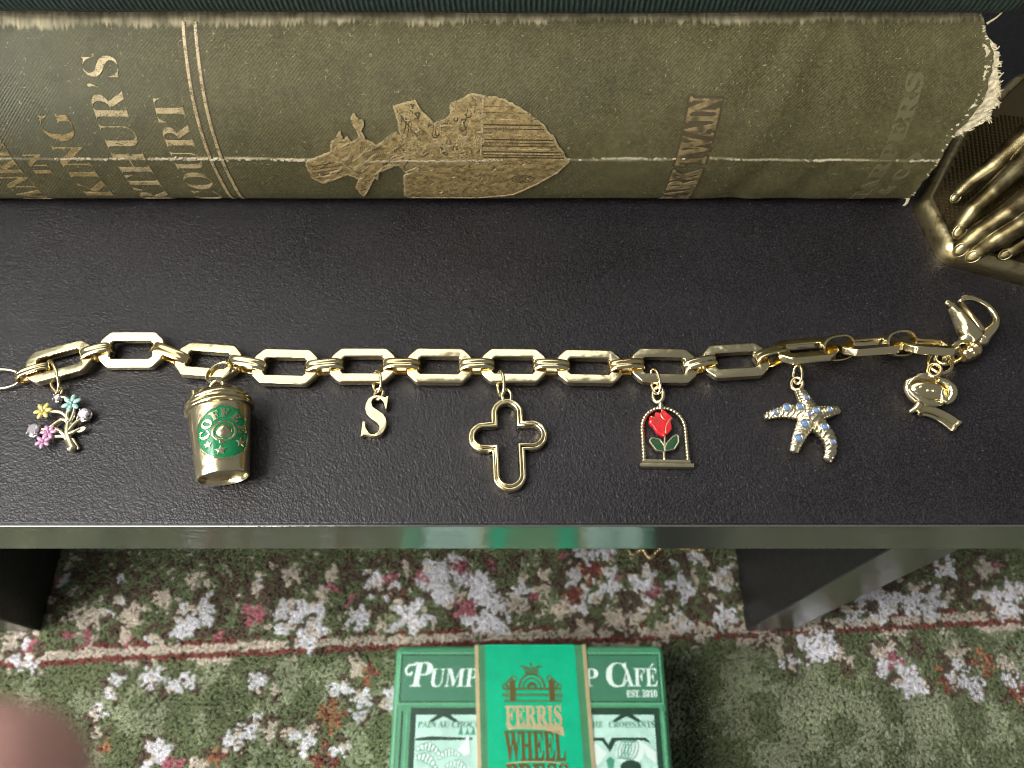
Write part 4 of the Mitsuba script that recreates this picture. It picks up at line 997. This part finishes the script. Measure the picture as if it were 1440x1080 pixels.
for ch, deg in zip('COFFEE', (183, 150, 115, 86, 50, 9)):
    g = affinity.scale(text2d(ch, 1.5, weight=.02), 1.05, 1.0, origin=(0, 0))
    cx = (g.bounds[0] + g.bounds[2]) / 2
    g = affinity.rotate(affinity.translate(g, -cx, -.75), deg - 90, origin=(0, 0))
    g = affinity.translate(g, 3.05 * math.cos(math.radians(deg)), 3.4 * math.sin(math.radians(deg)))
    put('label_letter', on_cup(subdiv(solid(g, 0, .36), .4)), 'gold_satin', CUP, smooth=30)
for deg, r in ((216, .8), (258, .95), (326, .95)):
    a = np.arange(10) * math.pi / 5 + math.pi / 2
    rr = np.where(np.arange(10) % 2, .48, 1.0) * r
    s5 = Polygon(np.c_[3.15 * math.cos(math.radians(deg)) + rr * np.cos(a), 3.45 * math.sin(math.radians(deg)) + rr * np.sin(a)])
    put('label_star', on_cup(subdiv(solid(s5, 0, .38, .1, 2), .4)), 'gold_satin', CUP, smooth=30)
bail(CUP, (-54.2, -3.6, 6.0), -8, 1.35, 1.5, .42)
put('jump_ring', oval((-55.0, .5, 4.2), (.35, 1, -.25), (1, -.2, .35), 2.6, 2.45, .30), 'gold', CUP, smooth=True)

# --- letter S
LS = thing('charm', 'small gold serif letter S charm on a short ring', 'charm')
g = text2d('S', 7.9, 5.4)
c = g.centroid
put('letter', moved(solid(affinity.translate(g.buffer(.05, 2).simplify(.03), -c.x, -c.y), 0, 1.3, .22, 3), (-25.5, -7.4, .25), rz=-3, rx=2), 'gold', LS, smooth=40, label='serif letter S')
bail(LS, (-25.3, -2.6, .95), 10, 1.15, .95, .32)
jump(LS, (-25.9, 1.7), (-25.5, -2.4), 1.7, 1.1, .30, (1, .3, .9))

# --- cross
CR = thing('charm', 'open outline gold cross charm with rounded ends', 'charm')
hor = LineString([(-4.35, 0), (4.35, 0)]).buffer(2.72, 12)
ver = LineString([(0, 4.55), (0, -7.6)]).buffer(2.78, 12)
cro = shapely.union_all([hor, ver])
mm = lambda a, b: cro.buffer(a, 6, join_style='mitre').difference(cro.buffer(b, 6, join_style='mitre'))
put('outer_frame', moved(solid(mm(.25, -.45), .1, 1.55, .28, 3), (-.75, -11.4, .2), rz=2.5), 'gold', CR, smooth=40)
put('inner_ridge', moved(solid(mm(-.45, -1.0), .2, 1.95, .24, 3), (-.75, -11.4, .2), rz=2.5), 'gold', CR, smooth=40)
bail(CR, (-1.0, -3.1, 1.3), -18, 1.25, .9, .34)
jump(CR, (-2.3, 1.6), (-2.0, -3.2), 1.9, .95, .34, (1, .1, 1.2))

# --- rose
RO = thing('charm', 'red enamel rose charm inside a beaded gold arch', 'charm')
rx0, ry0 = 28.1, -16.9
arch = [(-4.0, 1.0)] + [(-4.0 + .02 * k, 1.0 + .78 * k) for k in range(1, 9)]
a = np.linspace(math.pi, 0, 17)
pts = np.array([(-4.0, .9 + .74 * k) for k in range(9)] + [(4.0 * math.cos(t), 7.2 + 4.2 * math.sin(t)) for t in a[1:-1]] + [(4.0, .9 + .74 * k) for k in range(8, -1, -1)])
d = np.r_[0, np.cumsum(np.hypot(*np.diff(pts, axis=0).T))]
tt = np.arange(0, d[-1], .66)
bp = np.c_[np.interp(tt, d, pts[:, 0]), np.interp(tt, d, pts[:, 1])]
put('arch', moved(tube(np.c_[pts, np.full(len(pts), .55)], .38, 8), (rx0, ry0, .25), rz=-1), 'gold_satin', RO, smooth=True)
put('arch_beads', moved(cat([ball((x, y, .75), .43, 1) for x, y in bp]), (rx0, ry0, .25), rz=-1), 'gold_satin', RO, smooth=True, kind='stuff', label='row of tiny gold beads round the arch')
put('base', moved(cat([block(-4.9, 4.9, -.55, .25, 0, 1.3, .18), block(-4.4, 4.4, .3, 1.0, 0, 1.1, .18)]), (rx0, ry0, .25), rz=-1), 'gold_satin', RO, smooth=40)
put('stem', moved(tube([(-.25, .9, .7), (-.15, 3.2, .8), (.1, 5.2, .9), (.1, 9.6, .8), (.1, 11.3, .8)], [.26, .24, .22, .2, .24], 8, smooth_path=20), (rx0, ry0, .2)), 'gold_satin', RO, smooth=True)
bud = Polygon([(-2.3, 9.3), (-1.4, 9.2), (-1.2, 10.1), (-.4, 9.9), (.2, 10.6), (.9, 9.9), (1.7, 9.0), (1.25, 8.3), (1.35, 6.9), (.5, 5.9), (-.3, 5.6), (-1.3, 6.4), (-1.9, 7.6), (-2.5, 8.2)]).buffer(.12)
ROSE = put('rose', moved(solid(bud, .4, 1.55, .35, 3), (rx0, ry0, .2)), 'enamel_red', RO, smooth=60, label='glossy red rose head')
for ln, w in (([(-2.35, 8.35), (-1.2, 8.1), (-.7, 8.25)], .13), ([(-2.2, 9.3), (-1.3, 8.9), (-.5, 8.8)], .12), ([(1.6, 9.0), (.7, 8.0), (.35, 7.0), (.3, 6.0)], .13), ([(-.4, 9.85), (-.2, 9.2), (.5, 8.6)], .1)):
    put('petal_line', moved(tube(np.c_[np.array(ln), np.full(len(ln), 1.55)], w, 6, smooth_path=12), (rx0, ry0, .2)), 'gold', ROSE, smooth=True)
for pl in ([(-.2, 2.7), (-1.5, 3.0), (-2.5, 4.6), (-2.2, 5.0), (-1.0, 4.7), (-.4, 3.7)], [(.1, 2.9), (.6, 4.1), (1.6, 5.1), (2.4, 5.6), (2.3, 4.4), (1.5, 3.2)]):
    pp = Polygon(pl).buffer(-.1).buffer(.3, 4)
    lf = put('leaf', moved(solid(pp, .4, 1.0, .15, 2), (rx0, ry0, .2)), 'enamel_leaf', RO, smooth=50, label='dark green enamel leaf')
    put('leaf_rim', moved(solid(pp.buffer(.18, 4).difference(pp.buffer(-.12, 4)), .35, 1.2, .1, 2), (rx0, ry0, .2)), 'gold_satin', lf, smooth=40)
put('bail_stem', moved(tube([(0, 11.2, .8), (-.2, 12.4, 1.0)], [.7, .45], 10), (rx0, ry0, .2)), 'gold_satin', RO, smooth=True)
bail(RO, (27.7, -2.9, 1.2), 4, 1.5, 1.0, .42, 'gold_satin')
jump(RO, (26.9, 2.0), (27.6, -2.8), 1.9, 1.0, .30, (1, .2, 1.1))

# --- starfish
SF_ = thing('charm', 'gold starfish charm set with pale blue stones', 'charm')


def arm(path, r0, r1, ribs, seed):
    p = np.array(path, float)
    m = tube(p, np.linspace(r0, r1, len(p)), 28, smooth_path=90, squash=.86)
    v = m.vertices
    k = np.minimum(np.arange(len(v)) // 28, 89) / 89
    sd = np.arange(len(v)) % 28 / 28 * 2 * math.pi
    c = np.repeat(v[:90 * 28].reshape(90, 28, 3).mean(1), 28, 0)
    c = np.vstack([c, v[-2:]])
    grain = meshkit.noise(v * 2.6, seed)
    w = 1 + .11 * np.cos(2 * math.pi * ribs * (k + .05 * np.cos(2 * sd))) + .16 * (grain - .5)
    m.vertices = c + (v - c) * w[:, None]
    return m


C0 = np.array([55.4, -7.9, 2.5])
ARMS = [([C0, (54.9, -5.0, 2.3), (54.35, -2.0, 1.5)], 1.95, .8), ([C0, (51.4, -6.9, 2.1), (47.3, -7.5, 1.2)], 1.8, .6), ([C0, (53.3, -10.6, 2.3), (51.4, -14.6, 1.6)], 1.9, .7),
        ([C0, (57.0, -10.4, 2.2), (58.2, -12.8, 1.8), (58.1, -14.6, 1.4), (57.4, -16.0, 1.1)], 1.8, .75), ([C0, (58.4, -6.9, 2.0), (61.3, -6.1, 1.2)], 1.7, .65)]
for k, (pth, r0, r1) in enumerate(ARMS):
    put('arm', arm(pth, r0, r1, 9, k), 'gold_satin', SF_, smooth=True)
core = ball(C0 + [0, 0, .2], 1, 4, (2.0, 2.0, 1.35))
core.vertices = core.vertices + (core.vertices - C0) * (.14 * (meshkit.noise(core.vertices * 2.6, 4) - .5) + .05 * np.cos(10 * np.arctan2(core.vertices[:, 1] - C0[1], core.vertices[:, 0] - C0[0])))[:, None]
put('centre', core, 'gold_satin', SF_, smooth=True)
beads = []
for pth, r0, r1 in ARMS:
    p = np.array(pth, float)
    k = np.r_[0, np.cumsum(np.linalg.norm(np.diff(p, axis=0), axis=1))]
    cs = CubicSpline(k, p)
    for q in np.arange(1.6, k[-1], .62):
        d = cs(q, 1); d /= np.linalg.norm(d)
        w = np.cross([0, 0, 1], d); rr = np.interp(q, [0, k[-1]], [r0, r1])
        for s in (-1, 1):
            beads.append(ball(cs(q) + w * s * rr * .86 + [0, 0, rr * .35], .27, 1))
put('granulation', cat(beads), 'gold_satin', SF_, smooth=True, kind='stuff', label='tiny gold grains along the arms')
for (x, y), z, r in (((50.8, -6.6), 3.65, .72), ((53.1, -6.6), 4.0, .66), ((55.8, -7.5), 4.35, .62), ((53.4, -10.0), 4.0, .75), ((52.1, -12.5), 3.25, .68), ((57.0, -10.6), 3.9, .66), ((58.2, -13.2), 3.1, .5), ((48.9, -7.1), 2.6, .48), ((54.8, -4.6), 3.6, .5), ((58.8, -6.8), 3.2, .5), ((54.5, -8.2), 4.25, .42)):
    s = put('stone', brilliant((x, y, z), r * .9), 'stone_blue', SF_)
    put('setting', oval((x, y, z - .02), (1, 0, 0), (0, 1, 0), r, r, .2, 24, 8), 'silver', s, smooth=True)
bail(SF_, (54.1, -.9, 1.9), 10, 1.25, 1.05, .36)
jump(SF_, (54.5, 2.6), (54.2, -.9), 2.4, .9, .30, (1, .2, 1.1))

# --- rounded charm beside the clasp
LA = thing('charm', 'plain rounded gold charm with a curved foot beside the clasp', 'charm')
cx_, cy_, al = 78.3, -2.4, math.radians(-10)
def lam(u, w, z):
    return (cx_ + u * math.cos(al) - w * math.sin(al), cy_ + u * math.sin(al) + w * math.cos(al), z)
t = np.linspace(0, 2 * math.pi, 24, endpoint=False)
rim = [lam(3.7 * math.cos(q) * (1 + .08 * math.sin(q)), 2.25 * math.sin(q) + .25 * math.cos(2 * q), 2.3 + .9 * math.sin(q)) for q in t]
put('frame', tube(rim, .62 + .22 * np.cos(t - 4.4), 14, True, 72), 'gold', LA, smooth=True)
put('bowl', moved(ball((0, 0, 0), 1, 4, (3.5, 2.05, 1.35)), (cx_, cy_ - .1, 2.25), rz=-10, rx=18), 'gold', LA, smooth=True)
for o, r_ in ((0, .34), (.62, .30), (1.2, .26)):
    put('ridge', tube([lam(-3.7 + o * .3, .2 + o * .3, 3.0), lam(-2.6 + o * .3, 1.5 + o * .45, 3.9), lam(-.8 + o * .2, 1.7 + o * .5, 4.1), lam(.9, 1.6 + o * .3, 3.7)], [r_ * .7, r_, r_, r_ * .6], 8, smooth_path=26), 'gold_satin', LA, smooth=True)
put('scroll', tube([lam(1.4, 1.8, 3.6), lam(3.3, 1.3, 3.5), lam(4.2, -.3, 3.0), lam(3.4, -1.7, 2.4), lam(2.4, -.9, 2.8), lam(2.7, .2, 3.2)], [.45, .8, 1.0, .8, .45, .3], 14, smooth_path=50), 'gold', LA, smooth=True)
put('belly_band', tube([lam(-3.6, -.6, 2.6), lam(-1.8, -2.0, 2.3), lam(.6, -2.5, 2.1), lam(2.8, -2.2, 2.0)], [.35, .62, .66, .4], 12, smooth_path=30), 'gold_satin', LA, smooth=True)
put('spout', tube([(76.4, -5.0, 1.8), (75.4, -6.0, 1.4), (74.6, -6.3, 1.1)], [.9, .6, .45], 10, smooth_path=14), 'gold_satin', LA, smooth=True)
aa = np.linspace(0, 1, 30)
mid = np.c_[76.2 + 6.4 * aa, -6.3 + .6 * np.sin(aa * 2.2) - 3.4 * aa ** 1.8, 1.5 - .3 * aa]
foot_rows = []
for w, h in ((-.95, 0.0), (-.8, .45), (-.5, .2), (0, -.15), (.5, .2), (.8, .5), (.95, 0.1)):
    nx = np.gradient(mid, axis=0); nx /= np.linalg.norm(nx, axis=1, keepdims=True)
    side = np.c_[-nx[:, 1], nx[:, 0], 0 * aa]
    foot_rows.append(mid + side * (w * (.65 + .5 * aa))[:, None] + np.c_[0 * aa, 0 * aa, np.full(30, h)])
fv, ff = grid_mesh(np.array(foot_rows))
lo = fv.copy(); lo[:, 2] -= .8
put('foot', cat([trimesh.Trimesh(fv, ff, process=False), trimesh.Trimesh(lo, ff[:, ::-1], process=False), tube(foot_rows[0] - [0, 0, .3], .42, 8), tube(foot_rows[-1] - [0, 0, .3], .42, 8), tube(np.array(foot_rows)[:, -1] - [0, 0, .2], .45, 8), tube(np.array(foot_rows)[:, 0] - [0, 0, .2], .45, 8)]), 'gold', LA, smooth=50)
for x, y in ((76.6, -2.6), (77.7, -3.4), (78.7, -3.5)):
    put('bead', ball((x, y + .3, 3.55), .34, 2), 'gold', LA, smooth=True)
put('loop', oval((79.2, .6, 4.6), (.3, 1, .1), (1, -.2, .5), 1.3, 1.1, .4, 28, 8), 'gold_warm', LA, smooth=True)
put('jump_ring', oval((81.2, 2.6, 3.8), (-.45, -1, .25), (1, -.4, .2), 2.7, 2.1, .34), 'gold', LA, smooth=True)

# ================================================================== GREEN BOX ON THE RUG
BX = thing('box', 'green gift box printed as a café front, lying on the rug', 'box')
put('box_body', solid(sbox(-37.0, -172, 48.3, -31.7).buffer(-2).buffer(2, 5), -163.2, -125.0, 1.5, 4), 'box_green', BX, smooth=40)
zt = -125.0


def flat(name, shape, mat, z0, z1, label=None, parent=BX, bevel=0.0):
    return put(name, solid(shape, zt + z0, zt + z1, bevel, 2, bottom=False), mat, parent, label=label, smooth=35 if bevel else False)


sign = sbox(-34.9, -48.4, 46.3, -34.4)
flat('sign_panel', sign, 'box_sign', -.1, .12)
for k, (w, mat) in enumerate((((.75, .1), 'box_moulding'), ((0.1, -.25), 'box_dark'))):
    flat('sign_frame', sign.buffer(w[0], join_style='mitre').difference(sign.buffer(w[1], join_style='mitre')), mat, -.1, .35 - .1 * k, bevel=.08)
flat('edge_line', sbox(-35.5, -171, 46.8, -33.2).difference(sbox(-35.2, -170.8, 46.5, -33.5)), 'box_sign', -.1, .12)
put('sign_lettering', solid(affinity.translate(text2d('P', 7.2, slant=.16), -32.2, -43.9), zt, zt + .3), 'box_white', BX, label='white word PUMP on the sign')
sw = LineString([(-30.6, -37.4), (-32.6, -37.6), (-33.5, -39.0), (-33.0, -40.3), (-31.8, -40.4), (-31.5, -39.6)]).buffer(.32, 4)
put('sign_swash', solid(sw, zt, zt + .3), 'box_white', BX)
put('sign_lettering', solid(affinity.translate(text2d('UMPK', 5.3, 20.5, slant=.12), -26.2, -43.9), zt, zt + .3), 'box_white', BX, label='white word PUMP on the sign')
put('sign_lettering', solid(affinity.translate(text2d('P', 5.3, slant=.04), 22.2, -43.9), zt, zt + .3), 'box_white', BX, label='white letter P beside the band')
put('sign_lettering', solid(affinity.translate(text2d('C', 7.0, slant=.04), 29.0, -43.9), zt, zt + .3), 'box_white', BX, label='white word CAFÉ on the sign')
put('sign_lettering', solid(affinity.translate(text2d('AFÉ', 5.3, 11.4, slant=.04), 34.2, -43.8), zt, zt + .3), 'box_white', BX)
put('sign_lettering', solid(affinity.translate(text2d('EST. 2010', 1.9, 9.6, weight=.02), 35.6, -46.9), zt, zt + .3), 'box_white', BX, label='small white line EST. 2010')
for x0, x1, left in ((-31.2, 14, True), (20, 45.4, False)):
    fr_ = sbox(x0, -171, x1, -50.0)
    flat('window_surround', fr_.difference(sbox(x0 + 1.7, -171, x1 - 1.7, -52.0)), 'box_dark', -.1, .18)
    gl = flat('shop_window', sbox(x0 + 1.7, -171, x1 - 1.7, -52.0), 'box_mint', -.1, .08, label='pale mint shop window print')
    for xx in ((x0 - 2.6, x0 - 1.1) if left else (x1 + 1.0, x1 + 2.0)):
        flat('pilaster_line', sbox(xx - .25, -171, xx + .25, -51.0), 'box_moulding' if xx in (x0 - 1.1, x1 + 1.0) else 'box_dark', -.1, .2)
    gx = (-21.0 if left else 35.2)
    flat('gable', Polygon([(gx - 4.6, -53.9), (gx, -50.6), (gx + 4.6, -53.9), (gx + 3.4, -54.1), (gx, -52.4), (gx - 3.4, -54.1)]), 'box_dark', .05, .26, parent=gl)
flat('awning_caption', affinity.translate(text2d('PAIN AU CHOCO', 1.75, 19.4, slant=.12), -29.0, -55.6), 'box_sign', .05, .28, label='small green caption PAIN AU CHOCO')
flat('awning_caption', affinity.translate(text2d('HE · CROISSANTS', 1.75, 19.2, slant=.06), 24.6, -55.6), 'box_sign', .05, .28, label='small green caption CROISSANTS')
fr = np.random.default_rng(8)


def croissant(cx, cy, s, rot, flip=1):
    parts, lines = [], []
    for k in range(7):
        t = (k - 3) / 3.2
        w = 1.25 * (1 - .55 * abs(t))
        e = affinity.rotate(affinity.scale(Point(0, 0).buffer(1, 8), .62, w), -28 * t * flip)
        e = affinity.translate(e, 3.2 * t, -flip * 1.3 * t * t)
        parts.append(e); lines.append(e.boundary.buffer(.1))
    f = lambda g: affinity.translate(affinity.rotate(affinity.scale(g, s, s, origin=(0, 0)), rot, origin=(0, 0)), cx, cy)
    return f(shapely.union_all(parts)), f(shapely.union_all(lines))


for cx, cy, s, rot in ((-25.0, -60.9, 1.05, -12), (-25.6, -64.0, 1.1, -24), (-19.0, -62.4, .95, 8), (-16.2, -65.6, 1.0, -14), (-23.5, -67.8, 1.1, 5)):
    a, b_ = croissant(cx, cy, s, rot)
    clip = sbox(-29.2, -120, 11, -52)
    c = flat('pastry_print', a.intersection(clip), 'box_white', .05, .2, label='pale croissant print in the left window')
    flat('outline', b_.intersection(clip), 'box_leaf', .06, .3, parent=c)
for sx, dark in ((-29.0, None), ):
    flat('counter_line', Polygon([(-29.2, -58.6), (-25, -58.0), (-14, -58.4), (-12, -58.4), (-12, -59.0), (-22, -59.1), (-29.2, -59.2)]), 'box_dark', .05, .22)
flat('napkin_print', Polygon([(-16.5, -62.0), (-13.2, -57.4), (-12.6, -62.6), (-14.2, -63.4)]), 'box_white', .05, .36)
for tx in (-15.6, -13.6, -11.8):
    flat('tree_print', Polygon([(tx - .8, -57.6), (tx, -54.9 - fr.uniform(0, .8)), (tx + .8, -57.6)]), 'box_leaf', .05, .16)
flat('counter_print', Polygon([(24.4, -58.4), (28.0, -58.4), (29.2, -60.4), (30.3, -58.4), (40.8, -58.4), (42.0, -60.0), (40.0, -59.2), (31.5, -59.3), (29.6, -62.4), (27.4, -59.4), (24.4, -59.2)]), 'box_dark', .05, .22)
bun = affinity.scale(Point(35.4, -62.2).buffer(4.4, 16), 1, .82)
bn = flat('pastry_print', bun, 'box_white', .05, .2, label='round swirled bun print in the right window')
flat('outline', shapely.union_all([affinity.rotate(affinity.scale(Point(33.6 + 1.0 * k, -61.6 - .1 * k).buffer(2.7, 12), .5, 1).boundary.buffer(.16), -24) for k in range(-1, 4)]).intersection(bun), 'box_leaf', .06, .3, parent=bn)
flat('chocolate_print', affinity.scale(Point(35.6, -66.4).buffer(3.1, 12), 1, .6), 'box_dark', .06, .34)
flat('napkin_print', Polygon([(38.2, -58.8), (43.4, -62.4), (43.2, -65.4), (40.8, -63.6)]), 'box_white', .06, .36)
flat('napkin_print', Polygon([(24.6, -59.4), (28.8, -62.6), (25.8, -66.0), (24.2, -65.0)]), 'box_white', .06, .33)
flat('ribbon_print', Polygon([(28.2, -64.6), (29.4, -63.6), (30.8, -64.6), (30.0, -68.0), (29.0, -67.0)]), 'box_leaf', .06, .33)


# the broad band round the box
def band(shape, mat, name, z0, z1, label=None, parent=None, bevel=0.0):
    sh = affinity.rotate(shape, 0, origin=(0, 0))
    sh = affinity.affine_transform(sh, [1, -0.045, 0, 1, -1.45, 0])
    return put(name, solid(sh, zt + z0, zt + z1, bevel, 2), mat, parent or BX, label=label, smooth=35 if bevel else False)


BAND = band(sbox(-11.8, -172.6, 23.4, -31.45), 'band_sage', 'band', -38.1, .42, 'green band wrapped round the box', bevel=.25)
band(sbox(-8.6, -172, 19.9, -31.4), 'band_green', 'band_centre', .2, .60, 'bright green centre of the band', BAND)
for x0 in (-11.9, 22.3):
    band(sbox(x0, -172, x0 + 1.2, -31.42), 'gold_foil', 'gold_edge', .2, .64, 'gold foil edge', BAND)
for x0 in (-9.6, 20.6):
    band(sbox(x0 - .12, -172, x0 + .12, -31.42), 'box_sign', 'edge_line', .2, .58, None, BAND)


def foil(shape, name, label=None, mat='gold_foil', z=.78):
    return band(shape, mat, name, .45, z, label, BAND)


cx0 = 5.7
gate = []
arch_ = lambda r, w, y: Point(cx0, y).buffer(r, 16).difference(Point(cx0, y).buffer(r - w, 16)).intersection(sbox(cx0 - 20, y, cx0 + 20, y + 20))
gate += [arch_(4.2, .55, -44.2), arch_(2.9, .4, -44.2), arch_(1.6, .9, -44.2)]
gate += [sbox(cx0 - 8.6, -44.9, cx0 + 8.6, -44.3), sbox(cx0 - 9.4, -46.6, cx0 + 9.4, -46.1), sbox(cx0 - 8.8, -48.3, cx0 + 8.8, -47.9), sbox(cx0 - 6.9, -48.3, cx0 - 5.2, -42.2), sbox(cx0 + 5.2, -48.3, cx0 + 6.9, -42.2)]
for k in range(-3, 4):
    if k: gate.append(LineString([(cx0 + k * .55, -40.3), (cx0 + k * .75, -38.6 + .25 * abs(k)), (cx0 + k * 1.15, -38.9 + .25 * abs(k))]).buffer(.17))
gate += [sbox(cx0 - .18, -40.2, cx0 + .18, -37.0), Point(cx0, -37.2).buffer(.35)]
for s in (-1, 1):
    for k in range(4):
        gate.append(Point(cx0 + s * (5.6 + .9 * k), -41.6 - .8 * k).buffer(.95, 8).difference(Point(cx0 + s * (5.6 + .9 * k), -41.6 - .8 * k).buffer(.62, 8)))
    for k in range(5):
        gate.append(sbox(cx0 + s * (7.6 + .0 * k) - .9, -48 + .78 * k, cx0 + s * 7.6 + 1.6, -47.75 + .78 * k))
foil(shapely.union_all(gate), 'emblem', 'gold foil gate emblem on the band', 'gold_foil_dark')
curt = text2d('FERRIS', 5.4, 17.6, weight=.03)
foil(affinity.translate(curt, cx0 - 8.7, -55.0), 'band_lettering', 'gold foil word FERRIS')
foil(shapely.union_all([Polygon([(cx0 - 8.2, -55.2), (cx0 + 8.7, -55.2), (cx0 + 9.2, -58.0), (cx0 + 6.4, -57.2), (cx0 + 3, -56.2), (cx0 - 4, -55.9), (cx0 - 8.0, -56.2)])]), 'swag', None, 'gold_foil')
wh = text2d('WHEEL', 8.0, 18.2, weight=.02)
foil(affinity.translate(wh, cx0 - 9.1, -64.7), 'band_lettering', 'dark gold word WHEEL', 'gold_foil_dark')
pr_ = text2d('PRESS', 8.0, 19.0, weight=.02)
foil(affinity.translate(pr_, cx0 - 9.2, -73.6), 'band_lettering', 'dark gold word PRESS', 'gold_foil_dark')
foil(LineString([(cx0 - 9, -65.6), (cx0 - 4, -65.0), (cx0, -64.9), (cx0 + 4, -65.0), (cx0 + 9.4, -65.8)]).buffer(.16), 'swag', None, 'gold_foil')

# ================================================================== GOLD BEAD CHAIN UNDER THE SHELF
CH = thing('beads', 'string of small gold beads lying on the rug under the shelf edge', 'beads')
t = np.linspace(0, 1, 34)
cp = CubicSpline([0, .15, .3, .45, .6, .8, 1.0], np.array([(45.0, 9.4, 0), (47.6, 7.0, 0), (50.6, 8.6, 0), (53.0, 5.6, 0), (57.0, 8.8, 0), (65, 9.4, 0), (74, 9.0, 0)]))(t)
fr = np.random.default_rng(2)
for k, c in enumerate(cp):
    put('bead', ball((c[0], c[1], -162.6 + .3 * fr.random()), .75 + .2 * fr.random(), 2), 'gold_warm', CH, smooth=True)
put('cord', tube(np.c_[cp[:, :2], np.full(len(cp), -162.6)], .18, 6), 'gold_warm', CH, smooth=True)

# ================================================================== THE PHOTOGRAPHER'S HAND, close to the lens
PH = thing('person', 'blurred reddish fingertip reaching in at the bottom left corner', 'person')
HANDPTS = {
    'index': [((-15.7, -67.4, 108.2), 3.5), ((-18.2, -76, 104), 6.2), ((-22.0, -84.0, 99.0), 7.8), ((-31, -97, 87), 8.2), ((-41, -122, 78), 9.6)],
    'middle': [((-28, -108, 60), 6.8), ((-34, -104, 66), 7.4), ((-50, -100, 78), 8.4), ((-56, -124, 80), 9.8)],
    'ring': [((-40, -112, 56), 6.4), ((-48, -108, 62), 7.2), ((-64, -108, 74), 8.2), ((-70, -130, 76), 9.4)],
    'little': [((-54, -120, 52), 5.6), ((-62, -116, 58), 6.2), ((-76, -118, 68), 7.2), ((-82, -138, 72), 8.6)],
    'thumb': [((-16, -118, 64), 7.0), ((-20, -128, 62), 8.0), ((-32, -150, 62), 9.4), ((-52, -176, 64), 12)],
}
ch = list(HANDPTS.values())
ch += [[((-15.7, -67.4, 108.2), 3.5), ((-27, -66.9, 108.4), 3.5), ((-26, -84, 100), 7.4)], [((-27, -66.9, 108.4), 3.5), ((-20, -76, 104), 5.0)]]
kn = [HANDPTS[k][-1] for k in ('index', 'middle', 'ring', 'little')]
wrist = ((-76, -206, 66), 17)
for k in range(4):
    ch.append([kn[k], ((-66 - 5 * k, -185, 68), 13), wrist])
    if k < 3:
        ch.append([kn[k], kn[k + 1]])
ch += [[((-52, -176, 64), 12), ((-66, -185, 66), 13)], [wrist, ((-100, -290, 50), 23)]]
put('hand', skin_mesh(ch, 2.6, 10), 'skin', PH, smooth=True)
